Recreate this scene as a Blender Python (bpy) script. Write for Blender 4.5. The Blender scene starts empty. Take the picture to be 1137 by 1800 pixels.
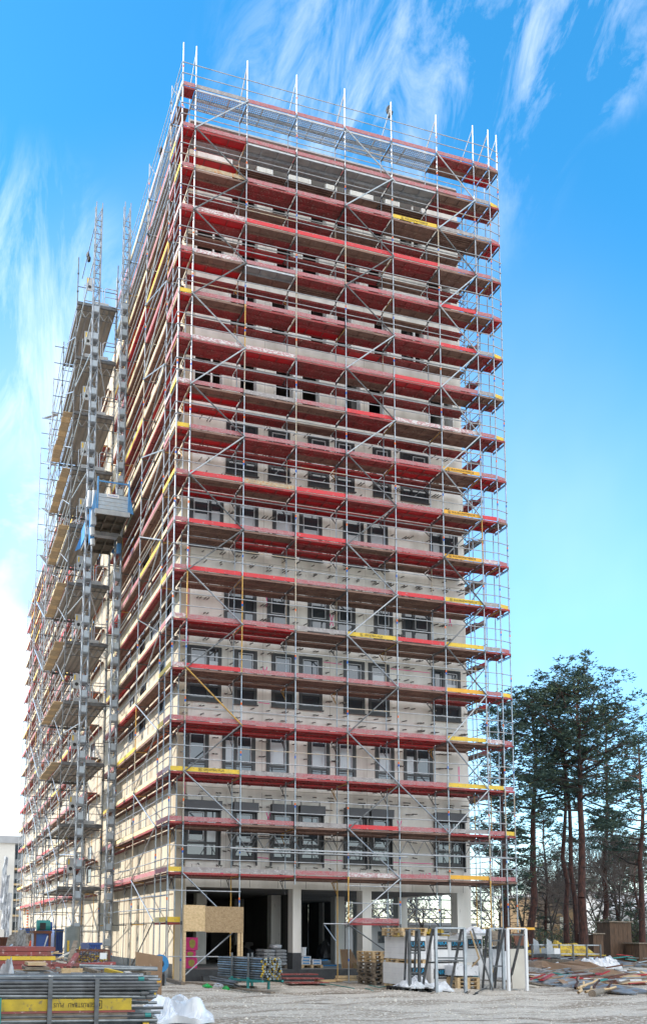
import bpy, math, random
from mathutils import Vector, Matrix
random.seed(7)
R = math.radians
C = bpy.context.scene.collection
SC = bpy.context.scene
# ------------------------------------------------------------------ camera
YAW, PITCH, ROLL = 0.30397, 0.13255, 0.01011
CAM = Vector((-9.216, -36.8286, 1.7775)); FPX, SX, SY = 1720.98, -145.56, 512.37
_cy, _sy, _cp, _sp = math.cos(YAW), math.sin(YAW), math.cos(PITCH), math.sin(PITCH)
_f = Vector((_sy*_cp, _cy*_cp, _sp)); _r0 = Vector((_cy, -_sy, 0)); _u0 = _r0.cross(_f)
_r = math.cos(ROLL)*_r0 + math.sin(ROLL)*_u0; _u = -math.sin(ROLL)*_r0 + math.cos(ROLL)*_u0
cd = bpy.data.cameras.new('camera'); cam = bpy.data.objects.new('camera', cd); C.objects.link(cam)
cd.sensor_fit = 'VERTICAL'; cd.sensor_height = 36; cd.sensor_width = 36; cd.lens = FPX*36/1800
cd.shift_x = -SX/1800; cd.shift_y = SY/1800; cd.clip_start = .1; cd.clip_end = 2000
cam.matrix_world = Matrix(((_r.x, _u.x, -_f.x, CAM.x), (_r.y, _u.y, -_f.y, CAM.y), (_r.z, _u.z, -_f.z, CAM.z), (0, 0, 0, 1)))
SC.camera = cam
def proj(p):
    d = Vector(p)-CAM; z = d.dot(_f)
    if z < .1: z = .1
    return 568.5+SX+FPX*d.dot(_r)/z, 900+SY-FPX*d.dot(_u)/z
def at(x, y, ax, v):       # the point of the photo pixel (x,y) on the world plane axis=v
    d = _f+_r*((x-568.5-SX)/FPX)-_u*((y-900-SY)/FPX)
    return CAM+d*((v-CAM[ax])/d[ax])
# ------------------------------------------------------------------ world, sun, exposure
SUN_EL, SUN_AZ = R(33), R(-74)          # azimuth measured from +Y towards +X
w = bpy.data.worlds.new('World'); SC.world = w; w.use_nodes = True
nt = w.node_tree; nt.nodes.clear(); N = nt.nodes.new; LK = nt.links.new
out = N('ShaderNodeOutputWorld'); bg = N('ShaderNodeBackground'); sky = N('ShaderNodeTexSky')
sky.sky_type = 'NISHITA'; sky.sun_disc = False; sky.sun_elevation = SUN_EL; sky.sun_rotation = SUN_AZ
sky.air_density = 1.0; sky.dust_density = .6; sky.ozone_density = 3.0; sky.altitude = 500
hs = N('ShaderNodeHueSaturation'); hs.inputs['Saturation'].default_value = 1.32; hs.inputs['Hue'].default_value = .487
LK(sky.outputs[0], hs.inputs['Color'])
tc = N('ShaderNodeTexCoord')
def mth(op, a, b=None, clamp=False):
    m = N('ShaderNodeMath'); m.operation = op; m.use_clamp = clamp
    for i, v in enumerate((a, b)):
        if v is None: continue
        if isinstance(v, (int, float)): m.inputs[i].default_value = v
        else: LK(v, m.inputs[i])
    return m.outputs[0]
def noise(sc, det, rough, scale, rot, dist=0, lo=.45, hi=.7):
    mp = N('ShaderNodeMapping'); mp.inputs['Scale'].default_value = scale; mp.inputs['Rotation'].default_value = [R(a) for a in rot]; LK(tc.outputs['Generated'], mp.inputs[0])
    n = N('ShaderNodeTexNoise'); n.inputs['Scale'].default_value = sc; n.inputs['Detail'].default_value = det; n.inputs['Roughness'].default_value = rough; n.inputs['Distortion'].default_value = dist; LK(mp.outputs[0], n.inputs['Vector'])
    m = N('ShaderNodeMapRange'); m.inputs[1].default_value = lo; m.inputs[2].default_value = hi; LK(n.outputs['Fac'], m.inputs[0]); return m.outputs[0]
def patch(az, el, near, far):          # 1 round one direction of the sky, fading to 0
    d = N('ShaderNodeVectorMath'); d.operation = 'DOT_PRODUCT'; LK(tc.outputs['Generated'], d.inputs[0])
    d.inputs[1].default_value = (math.sin(R(az))*math.cos(R(el)), math.cos(R(az))*math.cos(R(el)), math.sin(R(el)))
    m = N('ShaderNodeMapRange'); m.interpolation_type = 'SMOOTHSTEP'; m.inputs[1].default_value = math.cos(R(far)); m.inputs[2].default_value = math.cos(R(near)); LK(d.outputs['Value'], m.inputs[0]); return m.outputs[0]
cirrus = noise(5.5, 11, .66, (3.4, 1.6, .9), (10, 24, 38), .9, .44, .88)
puff = noise(4.2, 9, .55, (1, 1, 1.2), (0, 0, 0), .2, .42, .62)
soft = noise(1.6, 5, .5, (1.5, 1, 1), (0, 30, 0), 0, .35, .75)
c1 = mth('MULTIPLY', cirrus, mth('ADD', mth('MULTIPLY', patch(26, 42, 1, 10), .46), mth('ADD', mth('MULTIPLY', patch(39, 44, .5, 4.5), .5), mth('MULTIPLY', patch(2, 33, 2, 9), .45))))
c2 = mth('MULTIPLY', puff, mth('ADD', mth('MULTIPLY', patch(-1, 10, 5, 12), .95), mth('MULTIPLY', patch(1.5, 25, 2, 7), .8)))
veil = mth('MULTIPLY', mth('ADD', mth('MULTIPLY', soft, .6), .25), mth('MULTIPLY', patch(18, 6, 4, 38), .5))
behind = mth('MULTIPLY', mth('ADD', mth('MULTIPLY', soft, .5), .5), patch(-165, 40, 45, 88))      # unseen bright cloud added behind the viewer to light the shaded front
cl = mth('MAXIMUM', mth('ADD', c1, veil, True), mth('ADD', c2, mth('MULTIPLY', patch(-6, 3, 4, 20), .5)), True)
mx = N('ShaderNodeMix'); mx.data_type = 'RGBA'; mx.inputs['B'].default_value = (5.6, 5.5, 5.4, 1)
LK(cl, mx.inputs['Factor']); LK(hs.outputs[0], mx.inputs['A'])
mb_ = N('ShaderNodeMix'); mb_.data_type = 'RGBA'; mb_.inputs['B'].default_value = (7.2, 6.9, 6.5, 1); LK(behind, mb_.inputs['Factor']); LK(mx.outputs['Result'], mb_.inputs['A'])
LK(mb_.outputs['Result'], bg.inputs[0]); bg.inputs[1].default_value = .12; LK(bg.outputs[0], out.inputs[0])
sd = bpy.data.lights.new('sun', 'SUN'); sun = bpy.data.objects.new('sun', sd); C.objects.link(sun)
sd.energy = 2.0; sd.angle = R(.6); sd.color = (1, .93, .82)
_ts = Vector((math.sin(SUN_AZ)*math.cos(SUN_EL), math.cos(SUN_AZ)*math.cos(SUN_EL), math.sin(SUN_EL)))
sun.rotation_euler = _ts.to_track_quat('Z', 'Y').to_euler(); sun.location = (-30, 10, 60)
SC.view_settings.view_transform = 'Standard'; SC.view_settings.look = 'None'
SC.view_settings.exposure = 1.74; SC.view_settings.gamma = 1
SC.cycles.max_bounces = 6; SC.cycles.transparent_max_bounces = 16
# ------------------------------------------------------------------ materials
MATS = {}
def mat(name, col, rough=.7, col2=None, scale=3., metal=0., bump=0., stretch=(1, 1, 1), lo=.35, hi=.65, spots=None, sp_scale=25, sp_at=.62, ior=None, detail=6, stain=None):
    if name in MATS: return MATS[name]
    m = bpy.data.materials.new(name); m.use_nodes = True; t = m.node_tree; b = t.nodes['Principled BSDF']
    b.inputs['Roughness'].default_value = rough; b.inputs['Metallic'].default_value = metal
    if ior: b.inputs['IOR'].default_value = ior
    g = t.nodes.new('ShaderNodeNewGeometry'); mp = t.nodes.new('ShaderNodeMapping'); mp.inputs['Scale'].default_value = stretch
    t.links.new(g.outputs['Position'], mp.inputs[0])
    cur = None
    def rgb(c): return (c[0], c[1], c[2], 1)
    def noise(sc, d, a, z):
        n = t.nodes.new('ShaderNodeTexNoise'); n.inputs['Scale'].default_value = sc; n.inputs['Detail'].default_value = d
        t.links.new(mp.outputs[0], n.inputs['Vector'])
        r = t.nodes.new('ShaderNodeMapRange'); r.inputs[1].default_value = a; r.inputs[2].default_value = z
        t.links.new(n.outputs['Fac'], r.inputs[0]); return r.outputs[0]
    def mix(f, a, bcol):
        x = t.nodes.new('ShaderNodeMix'); x.data_type = 'RGBA'; t.links.new(f, x.inputs['Factor'])
        if isinstance(a, tuple): x.inputs['A'].default_value = rgb(a)
        else: t.links.new(a, x.inputs['A'])
        x.inputs['B'].default_value = rgb(bcol); return x.outputs['Result']
    cur = col
    f = None
    if col2: f = noise(scale, detail, lo, hi); cur = mix(f, cur, col2)
    if stain: cur = mix(noise(stain[1], 5, stain[2], stain[2]+.12), cur, stain[0])
    if spots: cur = mix(noise(sp_scale, 3, sp_at, sp_at+.08), cur, spots)
    if isinstance(cur, tuple): b.inputs['Base Color'].default_value = rgb(cur)
    else: t.links.new(cur, b.inputs['Base Color'])
    if bump:
        n = t.nodes.new('ShaderNodeTexNoise'); n.inputs['Scale'].default_value = scale*4; n.inputs['Detail'].default_value = 6
        t.links.new(mp.outputs[0], n.inputs['Vector'])
        bp = t.nodes.new('ShaderNodeBump'); bp.inputs['Strength'].default_value = bump; bp.inputs['Distance'].default_value = .03
        t.links.new(n.outputs['Fac'], bp.inputs['Height']); t.links.new(bp.outputs[0], b.inputs['Normal'])
    MATS[name] = m; return m
def M(n): return MATS[n]
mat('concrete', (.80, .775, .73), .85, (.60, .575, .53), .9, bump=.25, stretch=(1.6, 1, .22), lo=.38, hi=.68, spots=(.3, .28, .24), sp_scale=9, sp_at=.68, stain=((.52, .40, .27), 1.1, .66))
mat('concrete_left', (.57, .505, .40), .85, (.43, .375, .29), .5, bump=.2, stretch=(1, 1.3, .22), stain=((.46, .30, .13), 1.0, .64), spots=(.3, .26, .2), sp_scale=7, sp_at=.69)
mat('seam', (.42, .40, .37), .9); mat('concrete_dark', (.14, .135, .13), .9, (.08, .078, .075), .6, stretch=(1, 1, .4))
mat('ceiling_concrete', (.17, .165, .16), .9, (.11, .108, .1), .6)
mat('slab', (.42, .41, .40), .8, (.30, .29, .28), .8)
mat('bitumen', (.025, .027, .032), .5, (.05, .055, .06), 3)
mat('galv', (.44, .47, .50), .42, (.31, .34, .38), 5, metal=.75)
mat('galv_dark', (.15, .16, .17), .5, (.08, .085, .09), 5, metal=.3)
mat('pole_yellow', (.62, .36, .06), .5, (.42, .25, .08), 6)
mat('pole_rust', (.50, .40, .27), .5, (.38, .36, .34), 7, metal=.3)
mat('tag_orange', (.75, .16, .03), .5); mat('tag_blue', (.02, .13, .5), .5)
pk = (.42, .27, .27)
mat('toe_p', (.40, .10, .115), .7, (.34, .17, .185), 4, spots=pk, sp_scale=22, sp_at=.54, stretch=(1, 1, 1.6))
mat('toe_r', (.62, .03, .04), .6, (.50, .04, .05), 4, spots=pk, sp_scale=15, sp_at=.64)
mat('toe_y', (.74, .50, .035), .6, (.60, .42, .06), 4, spots=(.3, .25, .12), sp_scale=14, sp_at=.62)
mat('toe_o', (.78, .40, .03), .6, (.66, .35, .04), 4, spots=(.4, .25, .1), sp_scale=14, sp_at=.66)
mat('toe_g', (.33, .31, .31), .7, (.25, .22, .22), 4, spots=(.45, .42, .42), sp_scale=16, sp_at=.57)
mat('toe_w', (.50, .33, .34), .7, (.40, .20, .21), 5, spots=(.6, .56, .56), sp_scale=12, sp_at=.48, stretch=(1, 1, 1.6))
mat('toe_b', (.46, .37, .25), .7, (.34, .25, .17), 5, spots=(.45, .2, .08), sp_scale=12, sp_at=.55)
mat('toe_c', (.72, .62, .36), .7, (.62, .5, .28), 4)
ds = (1, 1, 1)
mat('deck_R', (.56, .002, .010), .55, (.44, .004, .012), 3, spots=(.30, .09, .08), sp_scale=12, sp_at=.68)
mat('deck_D', (.31, .035, .04), .7, (.20, .045, .042), 2.5, spots=(.38, .25, .22), sp_scale=16, sp_at=.61)
mat('deck_B', (.25, .15, .115), .8, (.17, .10, .08), 2.5, spots=(.36, .3, .26), sp_scale=16, sp_at=.63)
mat('deck_K', (.12, .075, .055), .8, (.08, .05, .04), 3.5, spots=(.2, .15, .12), sp_scale=12, sp_at=.62)
mat('deck_S', (.36, .36, .36), .5, (.27, .27, .27), 3, metal=.3)
mat('deck_O', (.55, .11, .03), .7, (.4, .1, .05), 3)
mat('deck_top', (.30, .2, .15), .8, (.2, .15, .12), 3)
def perforated(name, col, cell, hole):
    m = mat(name, col, .4, metal=.6); m2 = m.node_tree; b = m2.nodes['Principled BSDF']
    g = m2.nodes.new('ShaderNodeNewGeometry'); v = m2.nodes.new('ShaderNodeTexVoronoi'); v.inputs['Scale'].default_value = cell; v.inputs['Randomness'].default_value = 0
    m2.links.new(g.outputs['Position'], v.inputs['Vector'])
    lt = m2.nodes.new('ShaderNodeMath'); lt.operation = 'LESS_THAN'; lt.inputs[1].default_value = hole; m2.links.new(v.outputs['Distance'], lt.inputs[0])
    tr = m2.nodes.new('ShaderNodeBsdfTransparent'); ms = m2.nodes.new('ShaderNodeMixShader')
    m2.links.new(lt.outputs[0], ms.inputs[0]); m2.links.new(b.outputs[0], ms.inputs[1]); m2.links.new(tr.outputs[0], ms.inputs[2])
    m2.links.new(ms.outputs[0], m2.nodes['Material Output'].inputs[0]); return m
perforated('deck_P', (.42, .45, .5), 11, .56)
mat('alu_deck', (.30, .285, .26), .5, (.22, .205, .185), 2, metal=.25, stretch=(1, .3, 1))
mat('timber', (.62, .46, .27), .75, (.50, .35, .19), 6, stretch=(1, 1, 4), bump=.1)
mat('timber_tower', (.47, .36, .23), .8, (.36, .27, .17), 6, stretch=(1, 2, 1)); mat('timber_old', (.27, .22, .17), .85, (.15, .12, .09), 6, stretch=(1, 3, 3), bump=.2)
mat('osb', (.66, .47, .27), .8, (.50, .34, .17), 14, spots=(.60, .45, .25), sp_scale=28, sp_at=.52, stretch=(1, 1, 1.5), lo=.4, hi=.6)
mat('frame', (.028, .03, .036), .4); mat('frame_light', (.42, .44, .47), .5)
mat('shutter', (.055, .057, .068), .45, (.07, .073, .085), 2)
mat('glass', (.035, .045, .055), .03, ior=2.0)
mat('blind', (.50, .53, .56), .15, (.38, .42, .46), .9, ior=1.8)
mat('lining', (.78, .78, .76), .6)
mat('anchor', (.20, .19, .18), .45, metal=.5)
mat('spray_pink', (.85, .06, .33), .8)
mat('black', (.012, .012, .014), .6); mat('white_paint', (.72, .73, .74), .6); mat('lettering', (.03, .025, .02), .7)
mat('letter_white', (.75, .75, .75), .6); mat('letter_cyan', (.0, .33, .62), .5)
mat('hoist_blue', (.05, .20, .46), .45, (.07, .26, .52), 3); mat('hoist_grey', (.42, .45, .47), .5, (.30, .33, .36), 3)
mat('hoist_panel', (.33, .38, .43), .45, (.36, .44, .52), 5, metal=.3); mat('hoist_under', (.17, .15, .12), .8, (.09, .08, .06), 3)
mat('mast', (.25, .28, .31), .45, (.17, .19, .22), 4, metal=.4)
# ------------------------------------------------------------------ mesh builder
class MB:
    def __init__(s): s.v = []; s.f = []; s.m = []; s.ml = []; s.smooth = False
    def mi(s, m):
        m = M(m) if isinstance(m, str) else m
        if m not in s.ml: s.ml.append(m)
        return s.ml.index(m)
    def box(s, x0, x1, y0, y1, z0, z1, m):
        n = len(s.v); i = s.mi(m)
        s.v += [(x, y, z) for x in (x0, x1) for y in (y0, y1) for z in (z0, z1)]
        for f in ((0, 1, 3, 2), (4, 6, 7, 5), (0, 4, 5, 1), (2, 3, 7, 6), (0, 2, 6, 4), (1, 5, 7, 3)):
            s.f.append(tuple(n+k for k in f)); s.m.append(i)
        return s
    def obox(s, c, ax, ay, az, m):      # centre and three half axes
        n = len(s.v); i = s.mi(m); c = Vector(c); ax, ay, az = Vector(ax), Vector(ay), Vector(az)
        s.v += [tuple(c+ax*a+ay*b+az*d) for a in (-1, 1) for b in (-1, 1) for d in (-1, 1)]
        for f in ((0, 1, 3, 2), (4, 6, 7, 5), (0, 4, 5, 1), (2, 3, 7, 6), (0, 2, 6, 4), (1, 5, 7, 3)):
            s.f.append(tuple(n+k for k in f)); s.m.append(i)
        return s
    def bar(s, p, q, a, b, m):          # rectangular bar from p to q, half sizes a (sideways) and b (upwards)
        p, q = Vector(p), Vector(q); d = (q-p); L = d.length
        if L < 1e-6: return s
        d /= L; up = Vector((0, 0, 1)) if abs(d.z) < .95 else Vector((0, 1, 0))
        sx = d.cross(up).normalized(); sz = sx.cross(d)
        return s.obox((p+q)/2, d*L/2, sx*a, sz*b, m)
    def tube(s, p, q, r, m, n=6, r2=None, cap=True):
        p, q = Vector(p), Vector(q); d = q-p
        if d.length < 1e-6: return s
        d.normalize(); up = Vector((0, 0, 1)) if abs(d.z) < .9 else Vector((1, 0, 0))
        a = d.cross(up).normalized(); b = a.cross(d); k = len(s.v); i = s.mi(m); r2 = r if r2 is None else r2
        for c, rr in ((p, r), (q, r2)):
            for j in range(n):
                t = 2*math.pi*j/n; s.v.append(tuple(c+a*math.cos(t)*rr+b*math.sin(t)*rr))
        for j in range(n): s.f.append((k+j, k+(j+1) % n, k+n+(j+1) % n, k+n+j)); s.m.append(i)
        if cap: s.f.append(tuple(k+j for j in range(n))[::-1]); s.m.append(i); s.f.append(tuple(k+n+j for j in range(n))); s.m.append(i)
        return s
    def path(s, pts, r, m, n=6):
        for a, b in zip(pts, pts[1:]): s.tube(a, b, r, m, n)
        return s
    def poly(s, pts, m):
        k = len(s.v); s.v += [tuple(p) for p in pts]; s.f.append(tuple(range(k, k+len(pts)))); s.m.append(s.mi(m)); return s
    def add(s, o, off=(0, 0, 0)):
        k = len(s.v); s.v += [(x+off[0], y+off[1], z+off[2]) for x, y, z in o.v]
        s.f += [tuple(k+j for j in f) for f in o.f]; mp = [s.mi(m) for m in o.ml]; s.m += [mp[j] for j in o.m]; return s
    def xf(s, mx):
        s.v = [tuple(mx @ Vector(v)) for v in s.v]; return s
    def size(s):
        if not s.v: return 0
        step = max(1, len(s.v)//40); ps = [proj(v) for v in s.v[::step]]; xs = [min(max(p[0], 0), 1137) for p in ps]; ys = [min(max(p[1], 0), 1800) for p in ps]
        return (max(xs)-min(xs)+1)*(max(ys)-min(ys)+1) + (max(ys)-min(ys))
    def mesh(s, name):
        me = bpy.data.meshes.new(name); me.from_pydata(s.v, [], s.f)
        for m in s.ml: me.materials.append(m)
        me.polygons.foreach_set('material_index', s.m)
        if s.smooth: me.polygons.foreach_set('use_smooth', [True]*len(s.f))
        me.update(); return me
    def build(s, name, parent=None):
        o = bpy.data.objects.new(name, s.mesh(name)); C.objects.link(o)
        if parent is not None:
            o.parent = parent; o.matrix_parent_inverse = parent.matrix_basis.inverted()
        return o
def tag(o, label=None, cat=None, group=None, kind=None):
    if label: o['label'] = label
    if cat: o['category'] = cat
    if group: o['group'] = group
    if kind or cat: o['kind'] = kind or 'thing'
    return o
def thing(name, label, cat, loc=(0, 0, 0), group=None):
    o = bpy.data.objects.new(name, None); C.objects.link(o); o.location = loc; o.empty_display_size = .2
    bpy.context.view_layer.update() if False else None
    return tag(o, label, cat, group)
class PS:                                # the parts of one kind on one thing: the 100 that show largest, the rest one part
    def __init__(s, name, root, limit=100): s.n = name; s.r = root; s.l = []; s.lim = limit
    def add(s, mb, label=None): s.l.append((mb.size(), mb, label)); return mb
    def finish(s):
        s.l.sort(key=lambda t: -t[0]); objs = []
        lim = s.lim
        for z, mb, lb in s.l[:lim]:
            o = mb.build(s.n, s.r); objs.append(o)
            if lb: o['label'] = lb
        if len(s.l) > lim:
            a = MB()
            for z, mb, lb in s.l[lim:]: a.add(mb)
            o = a.build(s.n, s.r); o['kind'] = 'stuff'
        return objs
def textmesh(s, size, m, align='CENTER', ext=.002):
    cu = bpy.data.curves.new('t', 'FONT'); cu.body = s; cu.size = size; cu.align_x = align; cu.align_y = 'CENTER'; cu.extrude = ext; cu.resolution_u = 2
    o = bpy.data.objects.new('t', cu); C.objects.link(o)
    dg = bpy.context.evaluated_depsgraph_get(); dg.update(); me = bpy.data.meshes.new_from_object(o.evaluated_get(dg))
    mb = MB(); mb.v = [tuple(v.co) for v in me.vertices]; mb.f = [tuple(p.vertices) for p in me.polygons]; i = mb.mi(m); mb.m = [i]*len(mb.f)
    bpy.data.objects.remove(o); bpy.data.curves.remove(cu); bpy.data.meshes.remove(me)
    return mb
def frame_mx(origin, ex, ez):            # text x -> ex, text y -> ez, outward = ex x ez
    ex, ez = Vector(ex), Vector(ez); n = ex.cross(ez)
    return Matrix(((ex.x, ez.x, n.x, origin[0]), (ex.y, ez.y, n.y, origin[1]), (ex.z, ez.z, n.z, origin[2]), (0, 0, 0, 1)))
# ------------------------------------------------------------------ key dimensions
SXR, SYR = .757, 1.56                    # the place is drawn a little narrow and deep
B = 2.3235; XL = -.58; YI = 1.14; YW = 2.0; XWL = .21; XWR = 13.8; GZ = -.12
ADJ = [0, 0, -.12, -.14, -.16, -.12, .03, .05, .09, .10, .15, .17, .12, .15, .15, .09, .04, -.02, -.12, -.19, -.25, -.3]
def zk(k): return .25+2*k+ADJ[max(0, int(k))]
PX = [XL, 0, B, 2*B, 3*B, 4*B, 5*B, 13.56, 14.39, 14.94]     # p0 .. p9
LY = [0, YI, 2.18, 6.97, 11.76, 16.56]
# ================================================================== GROUND
def ground_mat():
    m = bpy.data.materials.new('gravel'); m.use_nodes = True; t = m.node_tree; b = t.nodes['Principled BSDF']; b.inputs['Roughness'].default_value = .95
    g = t.nodes.new('ShaderNodeNewGeometry')
    def no(sc, d=6, st=(1, 1, 1)):
        mp = t.nodes.new('ShaderNodeMapping'); mp.inputs['Scale'].default_value = st; t.links.new(g.outputs['Position'], mp.inputs[0])
        n = t.nodes.new('ShaderNodeTexNoise'); n.inputs['Scale'].default_value = sc; n.inputs['Detail'].default_value = d; t.links.new(mp.outputs[0], n.inputs['Vector']); return n.outputs['Fac']
    def rp(f, a, z):
        r = t.nodes.new('ShaderNodeMapRange'); r.inputs[1].default_value = a; r.inputs[2].default_value = z; t.links.new(f, r.inputs[0]); return r.outputs[0]
    def mx(f, a, c):
        x = t.nodes.new('ShaderNodeMix'); x.data_type = 'RGBA'; t.links.new(f, x.inputs['Factor'])
        if isinstance(a, tuple): x.inputs['A'].default_value = a
        else: t.links.new(a, x.inputs['A'])
        x.inputs['B'].default_value = c; return x.outputs['Result']
    c = mx(rp(no(.5, 7, (.35, 1.4, 1)), .44, .60), (.50, .455, .39, 1), (.25, .205, .155, 1))
    c = mx(rp(no(9, 8), .5, .62), c, (.60, .55, .48, 1))
    c = mx(rp(no(24, 3), .58, .68), c, (.13, .11, .09, 1))
    c = mx(rp(no(1.1, 6, (.35, 1.7, 1)), .56, .70), c, (.17, .135, .10, 1))
    t.links.new(c, b.inputs['Base Color'])
    bp = t.nodes.new('ShaderNodeBump'); bp.inputs['Strength'].default_value = .9; bp.inputs['Distance'].default_value = .05
    t.links.new(no(14, 8), bp.inputs['Height']); t.links.new(bp.outputs[0], b.inputs['Normal']); return m
MATS['gravel'] = ground_mat()
def gz(x, y):
    d = math.hypot(x-3, y+12)
    a = .05*math.sin(x*.55+1.3)*math.cos(y*.4)+.035*math.sin(x*1.3+y*.9)+.02*math.sin(x*2.7-y*1.7)
    return GZ-.02+a*(1 if y < -.5 else .2) if d < 60 else GZ-.02
g = MB(); i = g.mi('gravel')
def axis(a, b, n, lo, hi): return [lo, (lo+a)/2]+[a+(b-a)*k/n for k in range(n+1)]+[(b+hi)/2, hi]
xs = axis(-25, 45, 175, -900, 900); ys = axis(-38, 42, 150, -300, 1500)
for y in ys:
    for x in xs: g.v.append((x, y, gz(x, y)))
for j in range(len(ys)-1):
    for k in range(len(xs)-1):
        n = j*len(xs)+k; g.f.append((n, n+1, n+1+len(xs), n+len(xs))); g.m.append(i)
g.smooth = True
tag(g.build('ground'), kind='structure')
# loose stones
mat('stone', (.46, .42, .36), .9, (.33, .29, .24), 4); mat('stone_pale', (.62, .58, .51), .9)
st = MB(); rr = random.Random(3)
for k in range(7000):
    t = rr.random(); y = -24+30*(t**.8); x = at(rr.uniform(240, 1140), 1760, 1, y).x if y < -2 else rr.uniform(2, 30)
    if y > -1.5 and x < 15: continue
    s = rr.uniform(.012, .04)*(1.6 if rr.random() < .05 else 1); z = gz(x, y); m = 'stone_pale' if rr.random() < .4 else 'stone'
    k0 = len(st.v); mi = st.mi(m)
    p = [(x+s*rr.uniform(.6, 1.2)*math.cos(a), y+s*rr.uniform(.6, 1.2)*math.sin(a), z-.005) for a in (0, 1.5, 3.1, 4.6)]+[(x+s*rr.uniform(-.3, .3), y+s*rr.uniform(-.3, .3), z+s*rr.uniform(.5, 1))]
    st.v += p
    for q in range(4): st.f.append((k0+q, k0+(q+1) % 4, k0+4)); st.m.append(mi)
tag(st.build('gravel_stones'), 'loose pale stones strewn over the site ground', 'gravel', kind='stuff')

# ================================================================== MAIN BUILDING
bld = thing('building', 'tall concrete apartment tower under construction wrapped in scaffolding', 'building', (7, 2, 0))
S0, SP, WH = 4.86, 3.36, 2.5
WA = [(.60, 1.99), (2.68, 3.58), (4.36, 5.31), (5.62, 6.58), (7.72, 8.61), (8.91, 9.81), (12.07, 13.4)]
WB = [(.60, 1.48), (2.19, 3.53), (4.14, 5.04), (6.03, 6.93), (7.33, 8.17), (9.21, 10.01), (10.6, 11.93)]
WB2 = WB[1:]
ZB = [S0+SP*i for i in range(10)]; ZB[1] = 8.25; ZB[2] = 11.5; ZB[3] = 14.9; ZB[4] = 18.24; ZB[5] = 21.75; ZB[6] = 24.95; ZB[7] = 28.3; ZB[8] = 31.4; ZB[9] = 34.7
ZT = [z+2.28 for z in ZB]
ROOF = 38.3
def openings(i): return WA if i % 2 == 0 else (WB if i == 1 else WB2)
def wall_grid(mb, axis, pos0, pos1, a0, a1, z0, z1, rects, m):
    us = sorted({a0, a1} | {r[k] for r in rects for k in (0, 1)}); zs = sorted({z0, z1} | {r[k] for r in rects for k in (2, 3)})
    # one slab per cell run, outer, inner and reveal faces only
    k = mb.mi(m)
    def P(u, z, d): return (u, d, z) if axis == 'X' else (d, u, z)
    def q(*ps):
        n = len(mb.v); mb.v.extend(ps); mb.f.append((n, n+1, n+2, n+3)); mb.m.append(k)
    def solid(ui, zi):
        if ui < 0 or zi < 0 or ui >= len(us)-1 or zi >= len(zs)-1: return False
        u = (us[ui]+us[ui+1])/2; z = (zs[zi]+zs[zi+1])/2
        return not any(r[0] < u < r[1] and r[2] < z < r[3] for r in rects)
    for ui in range(len(us)-1):
        for zi in range(len(zs)-1):
            if not solid(ui, zi): continue
            u0, u1, w0, w1 = us[ui], us[ui+1], zs[zi], zs[zi+1]
            for d in (pos0, pos1): q(P(u0, w0, d), P(u1, w0, d), P(u1, w1, d), P(u0, w1, d))
            if not solid(ui-1, zi): q(P(u0, w0, pos0), P(u0, w1, pos0), P(u0, w1, pos1), P(u0, w0, pos1))
            if not solid(ui+1, zi): q(P(u1, w0, pos0), P(u1, w1, pos0), P(u1, w1, pos1), P(u1, w0, pos1))
            if not solid(ui, zi-1): q(P(u0, w0, pos0), P(u1, w0, pos0), P(u1, w0, pos1), P(u0, w0, pos1))
            if not solid(ui, zi+1): q(P(u0, w1, pos0), P(u1, w1, pos0), P(u1, w1, pos1), P(u0, w1, pos1))
TH = .42
fr = MB(); rects = [(a, b, ZB[i], ZT[i]) for i in range(10) for a, b in openings(i)]
wall_grid(fr, 'X', YW, YW+TH, XWL, XWR, 3.68, ROOF, rects, 'concrete')
tag(fr.build('front_wall', bld))
LWIN = {0: [(4.3, 5.2), (13.2, 14.6)], 1: [(6.5, 8.0)]}
def lopen(i): return [(3.6, 4.3), (6.0, 7.6), (9.2, 10.2), (12.6, 13.9)] if i % 2 else [(4.6, 5.4), (8.6, 9.9), (11.6, 12.4)]
lw = MB(); lrects = [(a, b, ZB[i], ZT[i]) for i in range(2, 10) for a, b in lopen(i)]
far_r = [(y, y+1.5, ZB[i], ZT[i]) for i in range(0, 10) for y in [24+5.2*k+(1.8 if i % 2 else 0) for k in range(9)]]
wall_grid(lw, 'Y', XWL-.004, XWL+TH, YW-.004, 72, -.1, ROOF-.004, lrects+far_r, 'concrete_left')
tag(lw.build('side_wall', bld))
o = MB()
o.box(XWR-TH, XWR+.004, YW+TH, 22, 3.68, ROOF-.01, 'concrete'); o.build('rear_wall', bld)
o = MB(); o.box(XWL+TH, XWR-TH-.01, 21.6, 22, 3.68, ROOF-.01, 'concrete_dark'); o.box(XWL+TH, 8, 71.6, 72, -.1, ROOF-.02, 'concrete'); o.box(7.6, 8, 22, 71.6, -.1, ROOF-.02, 'concrete'); o.build('rear_wall', bld)
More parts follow.
